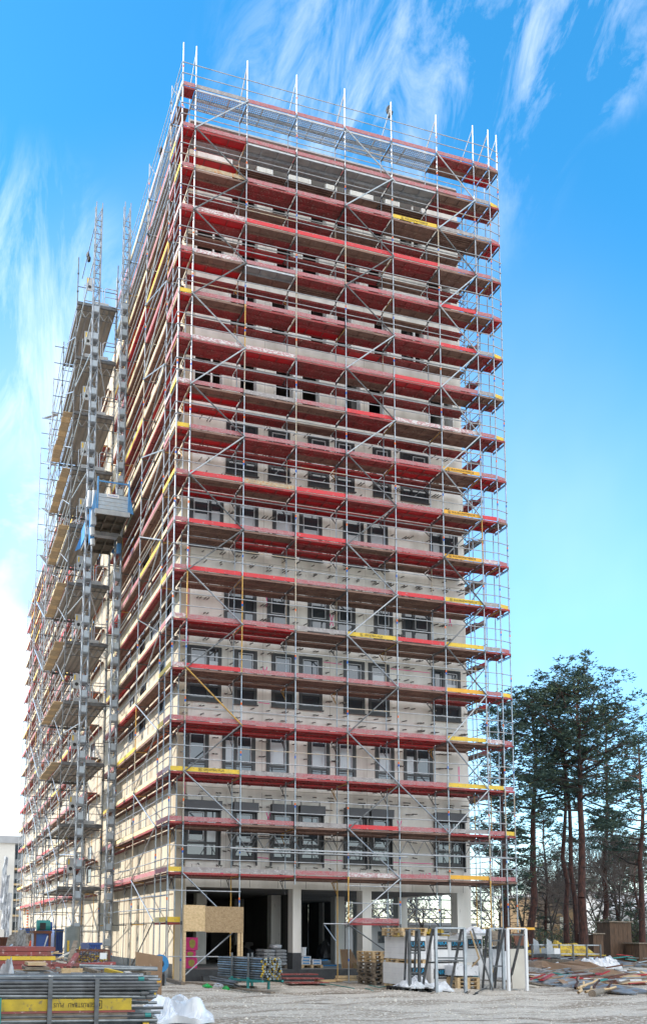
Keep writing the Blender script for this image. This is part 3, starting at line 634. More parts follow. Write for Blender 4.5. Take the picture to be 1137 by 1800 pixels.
# ------------------------------------------------------------------ scaffolds along the long left side and round the right end
def side_scaffold(name, label, X0, X1, ys, kmax, first, kbrace, seed, ladderx=None, kmin=2, toecols='yyccccppw', simple=False, mirror=False):
    root = thing(name, label, 'scaffold', ((X0+X1)/2, ys[0], GZ)); rd = random.Random(seed)
    dk, to, tr, ra, br, po = (PS(n, root) for n in ('deck', 'toe_board', 'transom', 'guard_rail', 'brace', 'pole'))
    for n, y in enumerate(ys):
        for X, r in ((X0, PR), (X1, PR*.85)):
            m = MB()
            for k in range(0, kmax+1):
                z0 = zk(k)-.05 if k else GZ; z1 = zk(k+1)-.05 if k < kmax or X == X0 else zk(k+1)-.9
                pm = 'galv' if rd.random() < .8 else rd.choice(('pole_yellow', 'pole_rust', 'pole_rust'))
                m.tube((X, y, z0), (X, y, z1), r, pm, 6)
                if k < kmax: m.tube((X, y, z1-.08), (X, y, z1+.05), r+.011, 'galv_dark', 6)
                if X == X0 and (k+n) % 2 == 0 and not simple: m.tube((X, y, z0+.8), (X, y, z0+.9), r+.004, 'tag_orange', 6); m.tube((X, y, z0+.7), (X, y, z0+.8), r+.004, 'tag_blue', 6)
            m.tube((X, y, GZ-.02), (X, y, GZ+.01), .09, 'galv_dark', 6); po.add(m)
        for k in range(1, kmax+1):
            t = MB(); z = zk(k); t.tube((X0, y, z-.1), (X1, y, z-.1), .026, 'galv_dark' if rd.random() < .8 else 'pole_yellow')
            if not simple: t.tube((X1+.02, y, z-.1), (X1+(.15 if not mirror else -.3), y, z-.1), .02, 'galv_dark'); t.tube((X1, y, z-.5), (X1+(.13 if not mirror else -.25), y, z-.12), .016, 'galv_dark')
            tr.add(t)
        t = MB(); t.tube((X0, y, zk(kmax+1)-.1), (X1, y, zk(kmax+1)-.95), .02, 'galv'); tr.add(t)
    sgn = 1 if X1 > X0 else -1
    for b in range(len(ys)-1):
        y0, y1 = ys[b], ys[b+1]
        for k in range(kmin, kmax+1):
            z = zk(k)
            c = rd.choices('DBRKOS', (3, 6, .9, 1.2, 1.2, .5))[0]; c2 = rd.choices('DBRKO', (3, 5, 1.2, 1, 1.2))[0]
            if k >= kmax-1 and first: c = c2 = 'P' if k == kmax else 'S'
            if k > 8: pass
            m = MB(); w = abs(X1-X0)/2-.04
            a, b_ = sorted((X0+sgn*.03, X0+sgn*(.03+w))); plank(m, y0, y1, a, b_, z, c, 'Y'); a, b_ = sorted((X0+sgn*(.05+w), X0+sgn*(.05+2*w))); plank(m, y0, y1, a, b_, z, c2, 'Y'); (plank(m, y0, y1, X1+.03, X1+.17, z-.1, rd.choice('BDBO'), 'Y') if not mirror else None); dk.add(m)
            t = rd.choice(toecols)
            m = MB(); a, b_ = sorted((X0+sgn*.018, X0+sgn*.04)); m.box(a, b_, y0+.05, y1-.05, z+.012, z+.185, 'toe_'+t); m.key = (k, b); to.add(m)
    for k in range(1, kmax+1):
        for h in (.52, 1.03):
            if k == 1 and not first: continue
            m = MB(); m.tube((X0-sgn*.03, ys[0]-.06, zk(k)+h), (X0-sgn*.03, ys[-1]+.06, zk(k)+h), .02, 'galv' if rd.random() < .85 else 'pole_rust'); ra.add(m)
    for b in kbrace:
        for k in range(1, kmax+1):
            ya, yb = (ys[b], ys[b+1]) if k % 2 else (ys[b+1], ys[b])
            m = MB(); m.tube((X0-sgn*.04, ya, zk(k)), (X0-sgn*.04, yb, zk(k-1) if k > 1 else GZ+.2), .028, 'galv' if rd.random() < .7 else 'galv_dark'); br.add(m)
    for p_ in (dk, to, tr, ra, br, po): p_.finish()
    return root
side_scaffold('facade_scaffold', 'scaffold with yellow toe boards on the sunlit side wall, between corner and hoist', XL, 0, [2.18, 6.97, 11.76, 16.0], 19, True, (0,), 31)
# corner bay joining front and side
cb = thing('corner_scaffold', 'narrow scaffold bay closing the front left corner of the tower', 'scaffold', (XL, 1.6, GZ))
dk = PS('deck', cb); to = PS('toe_board', cb); ra = PS('guard_rail', cb); rd = random.Random(8)
for k in range(1, 20):
    z = zk(k) if k > 1 else 2.2
    m = MB(); plank(m, 1.14, 2.18, XL+.03, -.03, z-.004, rd.choice('DDRB'), 'Y'); dk.add(m)
    m = MB(); m.box(XL-.04, XL-.018, .05, 1.1, z+.012, z+.2, 'toe_'+('y' if k == 1 else rd.choice('ppcyw'))); m.box(XL-.036, XL-.016, 1.16, 2.14, z+.012, z+.2, 'toe_'+rd.choice('ppcyw')); to.add(m)
    for h in (.52, 1.03): m = MB(); m.tube((XL-.06, -.05, z+h), (XL-.06, 2.22, z+h), .02, 'galv'); ra.add(m)
for p_ in (dk, to, ra): p_.finish()
side_scaffold('facade_scaffold', 'scaffold returning along the far right end of the tower', 14.94, 14.39, [2.18, 6.97, 11.76], 18, False, (0, 1), 33, toecols='pprw', mirror=True)
side_scaffold('facade_scaffold', 'long far scaffold with red decks on the side wall beyond the loading tower', XL, 0, [21.4+4.79*i for i in range(11)], 18, False, (1, 4, 8), 35, toecols='rpccyp', simple=True)

# ------------------------------------------------------------------ loading tower
lt = thing('loading_tower', 'projecting scaffold tower with wide aluminium loading decks beside the hoist', 'scaffold', (-2, 18, GZ))
TX0, TX1, TY = -2.95, -.68, [15.0, 21.2, 28.2]
ZD = [4.1+3.31*j for j in range(11)]
po = PS('pole', lt); le = PS('ledger', lt); dk = PS('loading_deck', lt); tb = PS('timber_deck', lt); br = PS('brace', lt); ga = PS('gate', lt); pn = PS('call_panel', lt); gd = PS('lattice_girder', lt)
TOP = [40.0, 38.6, 37.4]
for n, y in enumerate(TY):
    for X in (TX0, TX1) if n else (TX0, TX1, ):
        m = MB(); m.tube((X, y, GZ), (X, y, TOP[n]), .034, 'galv_dark' if n < 2 else 'galv', 6)
        z = .5
        while z < TOP[n]: m.tube((X, y, z-.035), (X, y, z+.035), .062, 'galv_dark', 6); z += 1.1
        po.add(m)
    m = MB(); m.tube((TX0-.55, y, GZ), (TX0-.55, y, TOP[n]-2.5), .03, 'galv', 6); po.add(m) if n else None
for j in range(36):
    z = .7+1.103*j
    for n, y in enumerate(TY):
        if z > TOP[n]: continue
        if n == 0 and j % 3 == 2: continue
        m = MB(); m.tube((TX0-(.55 if n else 0), y, z), (TX1, y, z), .024, 'galv_dark'); le.add(m)
    if z < 37.4: m = MB(); m.tube((TX0, TY[0], z), (TX0, TY[2], z), .022, 'galv'); le.add(m)
rd = random.Random(4)
for j, z in enumerate(ZD):
    m = MB(); nb = 7; w = (TX1-TX0-.1)/nb
    for q in range(nb):
        x = TX0+.05+q*w; m.box(x+.01, x+w-.01, TY[0]+.02, TY[1]-.02, z-.03, z, 'alu_deck')
        for e in (x+.012, x+w-.042): m.box(e, e+.03, TY[0]+.02, TY[1]-.02, z-.12, z-.0305, 'alu_deck')
    m.box(TX0, TX1, TY[0]-.08, TY[0]-.01, z-.10, z+.06, 'galv_dark'); m.box(TX0, TX1, TY[1]-.05, TY[1]+.02, z-.22, z-.125, 'galv_dark')
    dk.add(m)
    m = MB()
    for q in range(11): y = TY[0]+.1+q*.56; m.box(TX0-.52+rd.uniform(-.04, .03), TX0-.03, y, y+.53, z-.02, z+.02, 'timber_tower' if (q+j) % 3 else 'timber')
    if 2 <= j <= 8: tb.add(m)
    for y in (TY[0]+.3, TY[1]-.2):
        m = MB(); m.tube((TX0, y, z-.2), (TX1, y, z-.2), .022, 'galv_dark'); m.tube((TX0, y, z-.62), (TX1, y, z-.62), .022, 'galv_dark'); x = TX0; up = 1
        while x < TX1-.1: m.tube((x, y, z-.62 if up else z-.2), (min(x+.26, TX1), y, z-.2 if up else z-.62), .013, 'galv'); x += .26; up = 1-up
        gd.add(m)
    # gate loop and call panel on the hoist side
    g_ = MB(); yg = TY[0]-.1; xa, xb = TX1-.75, TX1
    g_.path([(xb, yg, z+1.15), (xa+.1, yg, z+1.15), (xa, yg, z+1.05), (xa, yg, z+.12), (xb, yg, z+.05)], .026, 'galv'); g_.tube((xa, yg, z+.62), (xb, yg, z+.62), .02, 'galv')
    g_.path([(TX0+.35, yg, z+.12), (TX0+.35, yg, z+1.1), (xa-.15, yg, z+1.1), (xa-.1, yg, z+.12)], .02, 'galv'); g_.tube((TX0+.35, yg, z+.16), (xa, yg, z+.16), .028, 'galv'); ga.add(g_)
    g_ = MB(); xc = TX0+.62; g_.box(xc-.17, xc+.17, yg-.10, yg-.04, z+.75, z+1.55, 'hoist_grey'); g_.tube((xc+.02, yg-.105, z+.98), (xc+.02, yg-.10, z+.98), .1, 'black', 12); g_.box(xc-.12, xc-.04, yg-.106, yg-.1005, z+1.2, z+1.48, 'toe_y'); g_.tube((xc, yg-.04, z+.9), (xc, TY[0], z+.9), .02, 'galv'); pn.add(g_)
    if j > 0:
        m = MB(); m.box(TX0+.5, TX1-.45, TY[0]-.12, TY[0]-.09, z+.062, z+.26, 'hoist_grey') if j % 2 else m.box(TX0+.9, TX1-.5, TY[0]-.12, TY[0]-.09, z+.062, z+.22, 'hoist_grey'); dk.add(m)
rt = random.Random(44)
for q in range(70):
    z = rt.uniform(3, 34); y = rt.choice((21.6, 24.5, 27.6)); x = rt.uniform(TX0-.5, TX1-.6); m = MB()
    if q % 3: m.tube((x, y, z), (x+rt.uniform(.2, 1.1), y+rt.uniform(-2, 2), z+rt.uniform(-1.6, 1.6)), .022, rt.choice(('galv', 'galv', 'galv_dark')))
    else: m.tube((x, y, z), (x, y+.01, z+rt.uniform(1.5, 3.2)), .024, 'galv')
    br.add(m)
for j in range(11):
    z = 2+3.31*j
    m = MB(); m.tube((TX0-.04, TY[0], z), (TX0-.04, TY[1], z+3.2), .026, 'galv'); br.add(m)
    m = MB(); m.tube((TX0-.05, TY[1], z+3.2), (TX0-.05, TY[2], z), .024, 'galv'); br.add(m)
    m = MB(); m.tube((TX0-.1, TY[2], z-1.2), (-2.6, 10.2, z+2.3), .03, 'galv'); br.add(m)
    if j % 2 == 0: m = MB(); m.tube((TX0, TY[2], z), (TX1, TY[2], z+3), .024, 'galv'); br.add(m)
# stair flights seen end on behind the decks
for j in range(10):
    m = MB(); z = 4.1+3.31*j
    for s_ in (-.12, -.42): m.bar((TX0+s_-.05, TY[1]+.4, z), (TX0+s_-.05, TY[2]-.4, z+3.1), .015, .05, 'galv')
    for q in range(12): t = q/12; m.box(TX0-.47, TX0-.17, TY[1]+.4+(TY[2]-TY[1]-.8)*t-.12, TY[1]+.4+(TY[2]-TY[1]-.8)*t+.12, z+3.1*t-.02, z+3.1*t+.015, 'galv')
    m.build('stair_flight', lt)
for p_ in (po, le, dk, tb, br, ga, pn, gd): p_.finish()

# ------------------------------------------------------------------ hoist
ho = thing('construction_hoist', 'blue rack and pinion hoist platform hanging between two tall lattice masts', 'hoist', (-1.7, 11, GZ))
def mast(X, Y, top, w, d):
    m = MB(); h = w/2; e = d/2
    for a in (-h, h):
        for b_ in (-e, e): m.tube((X+a, Y+b_, GZ), (X+a, Y+b_, top), .029, 'mast', 6)
    z = .3; n = 0
    while z < top-.7:
        for b_ in (-e, e): m.tube((X-h, Y+b_, z), (X+h, Y+b_, z), .022, 'mast'); m.tube((X-h if n % 2 else X+h, Y+b_, z), (X+h if n % 2 else X-h, Y+b_, z+.75), .02, 'mast')
        for a in (-h, h): m.tube((X+a, Y-e, z), (X+a, Y+e, z), .022, 'mast'); m.tube((X+a, Y-e, z), (X+a, Y+e, z+.75), .02, 'mast')
        if n % 4 != 3 and z < top-6: m.box(X-h+.03, X+h-.03, Y-e-.05, Y-e-.03, z+.1, z+.42, 'hoist_panel'); m.box(X-h+.03, X+h-.03, Y-e-.03, Y+e-.02, z+.05, z+.1, 'mast')
        z += .75; n += 1
    m.box(X+h-.01, X+h+.03, Y-.03, Y+.03, GZ, top-.3, 'mast'); return m.build('mast', ho)
mast(-2.58, 10.1, 39.6, .31, .40); mast(-.83, 11.6, 41.2, .31, .40)
P0, P1, Q0, Q1, HZ = -2.42, -.86, 8.8, 14.0, 22.25
pf = MB(); 
for a, b_ in ((Q0, 11.0), (11.35, Q1)):
    pf.box(P0+.05, P1-.05, a+.05, b_-.05, HZ+.02, HZ+.06, 'hoist_under')
    for x in [P0+(P1-P0)*t for t in (0, .33, .66)]+[P1-.06]: pf.box(x, x+.06, a, b_, HZ-.14, HZ+.019, 'hoist_under')
    for y in (a+.06, (a+b_)/2, b_-.12): pf.box(P0+.06, P1-.06, y, y+.07, HZ-.13, HZ+.018, 'hoist_under')
pf.box(P0-.1, P1+.08, Q0-.06, Q0, HZ-.16, HZ+.08, 'hoist_grey'); pf.box(P0-.12, P1+.1, 11.0, 11.35, HZ-.32, HZ+.05, 'hoist_grey'); pfo = pf.build('platform', ho)
ca = MB()
for x in (P0, P1-.02): ca.box(x, x+.07, Q0-.05, Q0+.04, HZ+.08, HZ+1.75, 'hoist_blue')
ca.box(P0+.07, P1-.02, Q0-.02, Q0+.02, HZ+1.5, HZ+1.57, 'hoist_blue')
for q in range(4): ca.box(P0+.08, P1-.03, Q0-.015, Q0+.015, HZ+.12+q*.2, HZ+.3+q*.2, 'hoist_panel')
for x in (P0-.03, P1+.03):
    for (ya, yb) in ((Q0, 11.0), (11.4, Q1)): ca.poly([(x, ya, HZ+.1), (x, yb, HZ+.1), (x, yb-.1, HZ+1.0), (x, ya+.2, HZ+1.0)], 'hoist_blue'); ca.poly([(x+.02, ya, HZ+.1), (x+.02, yb, HZ+.1), (x+.02, yb-.1, HZ+1.0), (x+.02, ya+.2, HZ+1.0)], 'hoist_blue')
ca.box(P0, P1, Q1, Q1+.05, HZ+.08, HZ+1.0, 'hoist_blue')
for (x, s_) in ((P0-.05, -1), (P1+.05, 1)): ca.poly([(x, Q0-.02, HZ+.05), (x+s_*.22, Q0-.02, HZ+.02), (x, Q0-.02, HZ+1.1)], 'hoist_blue'); ca.poly([(x, Q1-.1, HZ+.0), (x+s_*.3, Q1-.1, HZ-.2), (x, Q1-.1, HZ+.7)], 'hoist_blue')
cao = ca.build('railing', pfo)
sg = MB(); sg.box(-1.95, -1.35, Q0-.04, Q0-.02, HZ+.74, HZ+.92, 'white_paint'); sg.add(textmesh('TransMaster', .12, 'tag_blue').xf(frame_mx((-1.65, Q0-.045, HZ+.83), (.8, 0, 0), (0, 0, 1)))); sg.build('sign_plate', pfo)
mo = MB(); mo.box(-2.62, -2.40, 9.45, 9.8, HZ-1.4, HZ+1.1, 'hoist_blue'); mo.tube((-2.72, 9.4, HZ+.35), (-2.66, 9.4, HZ+1.2), .14, 'hoist_grey', 10); mo.tube((-2.50, 9.3, HZ+.35), (-2.46, 9.3, HZ+1.2), .13, 'hoist_grey', 10)
mo.box(-2.6, -2.36, 9.2, 9.45, HZ-.55, HZ+.2, 'hoist_grey'); mo.tube((-2.55, 9.3, HZ-.7), (-2.5, 9.3, HZ-1.1), .13, 'hoist_grey', 10); mo.tube((-2.5, 9.3, HZ-1.3), (-2.48, 9.3, HZ-1.6), .12, 'hoist_grey', 10)
mo.build('drive_unit', ho); mo = MB(); mo.tube((-.86, 11.1, HZ-.6), (-.86, 11.1, HZ-.25), .13, 'hoist_under', 10); mo.box(-.95, -.78, 11.05, 11.3, HZ-1.1, HZ+.1, 'hoist_blue'); mo.build('drive_unit', ho)
for z in (5.5, 12, 18.6, 25.2, 31.8):
    for p_, q_ in (((-2.58, 10.4, z), (-2.9, 15, z+.3)), ((-2.38, 10.4, z), (-1.2, 15, z)), ((-.7, 11.9, z), (-.58, 15, z))): ti = MB(); ti.tube(p_, q_, .03, 'galv'); ti.build('mast_tie', ho)

# ================================================================== SURROUNDINGS
# unseen block added across the street, left of the view, to shade the yard
mat('render_pale', (.62, .60, .56), .85, (.54, .52, .49), .6); mat('render_grey', (.36, .37, .39), .8, (.3, .31, .33), .6); mat('roof_tile', (.2, .09, .06), .8)
nb = thing('shade_block', 'pale unseen block added across the street to shade the yard', 'building', (-32, -30, GZ))
m = MB(); rects = [(-66+4*i, -64.4+4*i, 1+3.1*j, 2.6+3.1*j) for i in range(18) for j in range(9)]
wall_grid(m, 'Y', -24, -24.4, -68, 8.8, GZ, 29, rects, 'render_pale'); m.box(-44, -24.41, -68, 8.8, GZ, 29.2, 'render_grey'); m.build('wall', nb)
m = MB(); m.box(-44.5, -23.6, -68.5, 9.0, 29.2, 29.6, 'render_grey'); m.build('roof', nb)
m = MB()
for a, b, c, d in rects: m.box(-24.25, -24.2, a, b, c, d, 'glass')
o = m.build('window', nb)
nb = thing('lower_shade_block', 'lower grey unseen block added further along the street to shade the side wall foot', 'building', (-32, 20, GZ))  # second unseen block, added to shade the street and foot of the side wall
m = MB(); m.box(-40, -24.6, 9.2, 32, GZ, 16.4, 'render_grey'); m.build('wall', nb); m = MB(); m.box(-40.4, -24.3, 9.1, 32.3, 16.4, 16.7, 'roof_tile'); m.build('roof', nb)
for q in range(5):
    for j in range(4): m = MB(); m.box(-24.62, -24.55, 11+4.2*q, 12.6+4.2*q, 1.5+3.3*j, 3.1+3.3*j, 'glass'); m.build('window', nb)
# far building at the end of the street
fb = thing('tower_block', 'pale unfinished block with draped sheets at the left edge of the photo', 'building', (3, 131, GZ))
m = MB(); m.box(.2, 3.8, 130, 150, GZ, 16.4, 'render_pale'); m.box(3.8, 8, 133, 150, GZ, 15.2, 'render_grey'); m.build('wall', fb)
m = MB(); m.box(.8, 6.6, 129.6, 150.5, 16.4, 17.6, 'render_grey'); m.box(4.6, 5.2, 129, 130, 17.6, 20, 'render_pale'); m.build('roof', fb)
for j in range(6):
    for x in (4.2, 5.6): m = MB(); m.box(x, x+.7, 129.85 if x < 3.8 else 132.85, 133.02, 2+2.4*j, 3.4+2.4*j, 'glass'); m.build('window', fb)
for j in range(5): m = MB(); m.box(3.9, 5.6, 131.2, 132.84, 1.7+2.6*j, 2.0+2.6*j, 'timber'); m.build('balcony', fb)
mat('sheet_grey', (.45, .47, .5), .7, (.2, .22, .25), 1.2)
rd = random.Random(2)
for q in range(3):
    m = MB(); k = m.mi('sheet_grey'); x0 = 1.9+q*.4; n0 = 8
    for a in range(n0+1):
        for b_ in range(5): m.v.append((x0+.18*b_-.05*a+rd.uniform(-.12, .12), 128+rd.uniform(-.3, .3), 14.0-3*q-a*1.1+rd.uniform(-.2, .2)))
    for a in range(n0):
        for b_ in range(4): n = a*5+b_; m.f.append((n, n+1, n+6, n+5)); m.m.append(k)
    m.build('draped_sheet', fb)
b2 = thing('row_house', 'grey balconied house behind the far end of the scaffold', 'building', (10, 150, GZ))
m = MB(); m.box(7.2, 20, 152, 165, GZ, 19, 'render_grey'); m.build('wall', b2)
for j in range(6):
    for x in (8, 9.4, 10.8): m = MB(); m.box(x, x+.8, 151.8, 152.02, 2+2.8*j, 3.6+2.8*j, 'glass'); m.build('window', b2)
    m = MB(); m.box(7.5, 12, 150.6, 151.95, 1.7+2.8*j, 2.2+2.8*j, 'render_pale'); m.build('balcony', b2)
# crane / second mast far left
cr = thing('crane_mast', 'thin blue grey lattice crane mast rising beside the far scaffold', 'crane', (3.2, 112, GZ))
m = MB()
cx, cy_ = at(37, 1650, 1, 112).x, 112
for a in (-.35, .35):
    for b_ in (-.35, .35): m.tube((cx+a, cy_+b_, GZ), (cx+a+.25, cy_+b_, 38), .07, 'mast')
z = 0
while z < 37: m.tube((cx-.35+.25*z/38, cy_-.35, z), (cx+.35+.25*z/38, cy_-.35, z+1), .04, 'mast'); m.tube((cx-.35+.25*z/38, cy_-.35, z), (cx+.35+.25*z/38, cy_-.35, z), .04, 'mast'); m.tube((cx+.35+.25*z/38, cy_-.35, z+1), (cx-.35+.25*z/38, cy_-.35, z+2), .03, 'mast'); z += 1
m.build('lattice', cr); m = MB()
for z in (14, 22, 30): m.box(cx-.5, cx+.7, cy_-.45, cy_+.45, z, z+.35, 'mast')
m.build('collar', cr)

# ------------------------------------------------------------------ trees
mat('bark_pine', (.085, .036, .028), .95, (.035, .02, .018), 9, stretch=(1, 1, .25), bump=.6, lo=.4, hi=.6); mat('bark_dark', (.055, .045, .04), .9, (.03, .025, .022), 5)
mat('needles', (.05, .095, .075), .7, (.03, .06, .052), 1.5); mat('needles_light', (.11, .14, .06), .7, (.06, .10, .055), 1.5)
mat('twig', (.12, .10, .09), .9); mat('leaf_litter', (.16, .10, .06), .9)
def limb(mb, p, q, r0, r1, m, seg=4, wob=.3, rd=random):
    p, q = Vector(p), Vector(q); pts = [p]
    for k in range(1, seg+1):
        t = k/seg; pts.append(p.lerp(q, t)+Vector((rd.uniform(-wob, wob), rd.uniform(-wob, wob), rd.uniform(-wob, wob)*.6))*(1 if k < seg else .2))
    for k in range(seg): mb.tube(pts[k], pts[k+1], r0+(r1-r0)*k/seg, m, 6, r0+(r1-r0)*(k+1)/seg, cap=False)
    return pts
def tuft(cr, c, s, rd, n=26, flat=.45, bright=.25):
    for k in range(n):
        d = Vector((rd.gauss(0, 1), rd.gauss(0, 1), rd.gauss(0, flat))); d = d.normalized()*s*rd.random()**.6 if d.length > 0 else d
        p = Vector(c)+Vector((d.x, d.y, d.z*flat*1.7)); a = rd.uniform(0, 6.28); L = rd.uniform(.16, .34); wdt = rd.uniform(.03, .07)
        e = Vector((math.cos(a), math.sin(a), rd.uniform(-.2, .9))).normalized()*L; f = e.cross(Vector((rd.random(), rd.random(), rd.random()))).normalized()*wdt
        cr.poly([p-f, p+f, p+e*1.0+f*.3], 'needles_light' if rd.random() < bright else 'needles')
        e2 = Vector((-e.y, e.x, abs(e.z))); f2 = f.cross(e2).normalized()*wdt if f.cross(e2).length > 0 else f
        cr.poly([p-f2, p+f2, p+e2], 'needles')
def pine(label, base, top, crown_lo, spread, seed, r=.3, lean=(0, 0), dens=1., forks=None, low=()):
    rd = random.Random(seed); root = thing('pine_tree', label, 'tree', base, 'pines beside the building site')
    tr = MB(); cr = MB(); b = Vector(base); t = Vector((base[0]+lean[0], base[1]+lean[1], top)); H = top-b.z; pts = [b-Vector((0, 0, .3))]
    n = 9
    for k in range(1, n+1): q = b.lerp(t, k/n)+Vector((rd.uniform(-.18, .18), rd.uniform(-.18, .18), 0)); pts.append(q)
    for k in range(n): tr.tube(pts[k], pts[k+1], r*(1-.78*k/n)*(1.15 if k == 0 else 1), 'bark_pine', 9, r*(1-.78*(k+1)/n), cap=False)
    def on(z):
        for k in range(n):
            if pts[k].z <= z <= pts[k+1].z: return pts[k].lerp(pts[k+1], (z-pts[k].z)/(pts[k+1].z-pts[k].z))
        return pts[-1]
    for k in range(int(27*dens)):
        h = crown_lo+(H-crown_lo)*(k/(27*dens))**.8; o_ = on(b.z+h); a = rd.uniform(0, 6.28); f_ = (h-crown_lo)/(H-crown_lo)
        L = spread*(1.0-.62*max(0, f_-.55)/.45 if f_ > .55 else .6+.5*f_+.15)*rd.uniform(.5, 1.1)
        e = o_+Vector((math.cos(a)*L, math.sin(a)*L, L*rd.uniform(.05, .5)+.3*f_))
        bp = limb(tr, o_, e, .075*(1.4-f_), .02, 'bark_pine' if f_ > .3 else 'bark_dark', 4, .22, rd)
        for q in bp[2:]:
            for s_ in range(2):
                c = q+Vector((rd.gauss(0, .6), rd.gauss(0, .6), rd.gauss(.2, .5))); tr.tube(q, c, .015, 'bark_dark', 4, .006, cap=False)
                tuft(cr, c, rd.uniform(.32, .66), rd, int(rd.uniform(13, 28)), .52)
    tuft(cr, t, .8, rd, 60)
    for (z, a, L) in low:
        o_ = on(b.z+z); e = o_+Vector((math.cos(a)*L, math.sin(a)*L, L*.2)); bp = limb(tr, o_, e, .09, .02, 'bark_dark', 5, .3, rd)
        for q in bp[2:]:
            for s_ in range(3): c = q+Vector((rd.gauss(0, .7), rd.gauss(0, .7), rd.gauss(0, .2))); tuft(cr, c, rd.uniform(.6, 1.2), rd, 60, .3, .1)
    for k in range(22):                       # dead snags
        o_ = on(b.z+rd.uniform(2.5, crown_lo+1)); a = rd.uniform(0, 6.28); L = rd.uniform(.6, 2.8); limb(tr, o_, o_+Vector((math.cos(a)*L, math.sin(a)*L, rd.uniform(-.3, .5))), .035, .008, 'bark_dark', 3, .15, rd)
    tr.smooth = True; tr.build('trunk', root); cr.build('crown', root); return root
def tp(x, ybase_z, Y): p = at(x, 1660, 1, Y); return (p.x, Y, GZ)
def topz(x, y, Y): return at(x, y, 1, Y).z
pine('forked pine nearest the scaffold, left of the group', tp(934, 0, 30), topz(950, 1225, 30), 11.0, 4.2, 1, .33, (.9, 0), 1.7, low=((9.5, 3.4, 4), (8, 2.6, 3.2), (12, 3.0, 4)))
pine('tallest pine with a thick reddish trunk and broad crown', tp(1024, 0, 26), topz(1035, 1195, 26), 11.5, 6.2, 2, .36, (.3, 0), 2.3, low=((12.5, .2, 5.5), (13.2, 3.0, 4.5), (10, .5, 4.5)))
pine('slim pine standing between two larger ones', tp(997, 0, 31), topz(1000, 1290, 31), 13.0, 2.6, 3, .26, (.1, 0), .8)
pine('second stem growing close behind the tallest pine', tp(1016, 0, 28), topz(990, 1215, 28), 13.5, 4.2, 4, .24, (-1.0, 0), 1.4)
pine('right hand pine cut off by the edge of the photo', tp(1128, 0, 32), topz(1130, 1300, 32), 8.0, 4.5, 5, .3, (.6, 0), 1.1, low=((9, 3.0, 5), (11, 3.2, 5.5)))
pine('dark pine half hidden behind the right end of the scaffold', tp(890, 0, 24), topz(890, 1255, 24), 5.0, 3.6, 6, .3, (0, 0), 1.3)
pine('bushy background pine right of the thickest trunk', tp(1085, 0, 46), topz(1085, 1430, 46), 2.5, 4.0, 7, .2, (0, 0), 1.3)
pine('bushy background pine left of the slim pine', tp(962, 0, 48), topz(962, 1420, 48), 2.5, 3.8, 8, .2, (0, 0), 1.2)
pine('low dark background pine at the right edge', tp(1120, 0, 42), topz(1125, 1480, 42), 2.0, 3.5, 9, .2, (0, 0), 1.0)
pine('tall pine rising behind the tallest one', tp(1060, 0, 38), topz(1085, 1270, 38), 12.0, 6.0, 12, .28, (1.5, 0), 1.7)
def bare(label, base, H, seed, spread=2.2):
    rd = random.Random(seed); root = thing('bare_tree', label, 'tree', base, 'leafless trees behind the pines'); tr = MB(); cr = MB(); b = Vector(base)
    def grow(p, d, L, r, lv):
        q = p+d*L; (tr if lv < 2 else cr).tube(p, q, r, 'bark_dark' if lv < 2 else 'twig', 5 if lv < 2 else 3, r*.65, cap=False)
        if lv >= 6: return
        for k in range(4 if 0 < lv < 4 else 3 if lv < 5 else 2):
            nd = (d+Vector((rd.gauss(0, .42), rd.gauss(0, .42), rd.gauss(.06, .25)))).normalized(); grow(p.lerp(q, rd.uniform(.55, 1)), nd, L*rd.uniform(.62, .85), max(r*.58, .014), lv+1)
    grow(b-Vector((0, 0, .3)), Vector((rd.uniform(-.08, .08), 0, 1)).normalized(), H*.33, .14, 0)
    tr.build('trunk', root); cr.build('crown', root)
for n, (x, Y, yt, lb) in enumerate(((920, 50, 1480, 'leafless tree just right of the scaffold, behind the forked pine'), (970, 42, 1470, 'leafless tree in the gap between the two front pines'), (1050, 40, 1440, 'leafless tree right of the thick reddish trunk'), (1095, 36, 1430, 'leafless tree with a pale twiggy crown near the right edge'), (1128, 42, 1400, 'leafless tree at the right edge of the photo'), (745, 50, 1500, 'leafless tree seen through the open ground floor'), (1005, 55, 1500, 'leafless tree far behind the slim pine'), (880, 44, 1520, 'leafless tree seen through the right scaffold'), (945, 60, 1500, 'distant leafless tree left of the slim pine'), (1035, 58, 1480, 'distant leafless tree directly behind the thickest trunk'), (1075, 52, 1470, 'distant leafless tree above the plank shed'), (1112, 60, 1450, 'distant leafless tree near the right edge'), (680, 55, 1540, 'leafless tree seen through the middle opening'), (590, 50, 1560, 'leafless tree seen dimly through the left opening'))):
    p = tp(x, 0, Y); bare(lb, p, (topz(x, yt, Y)-GZ)*1.0, 40+n)
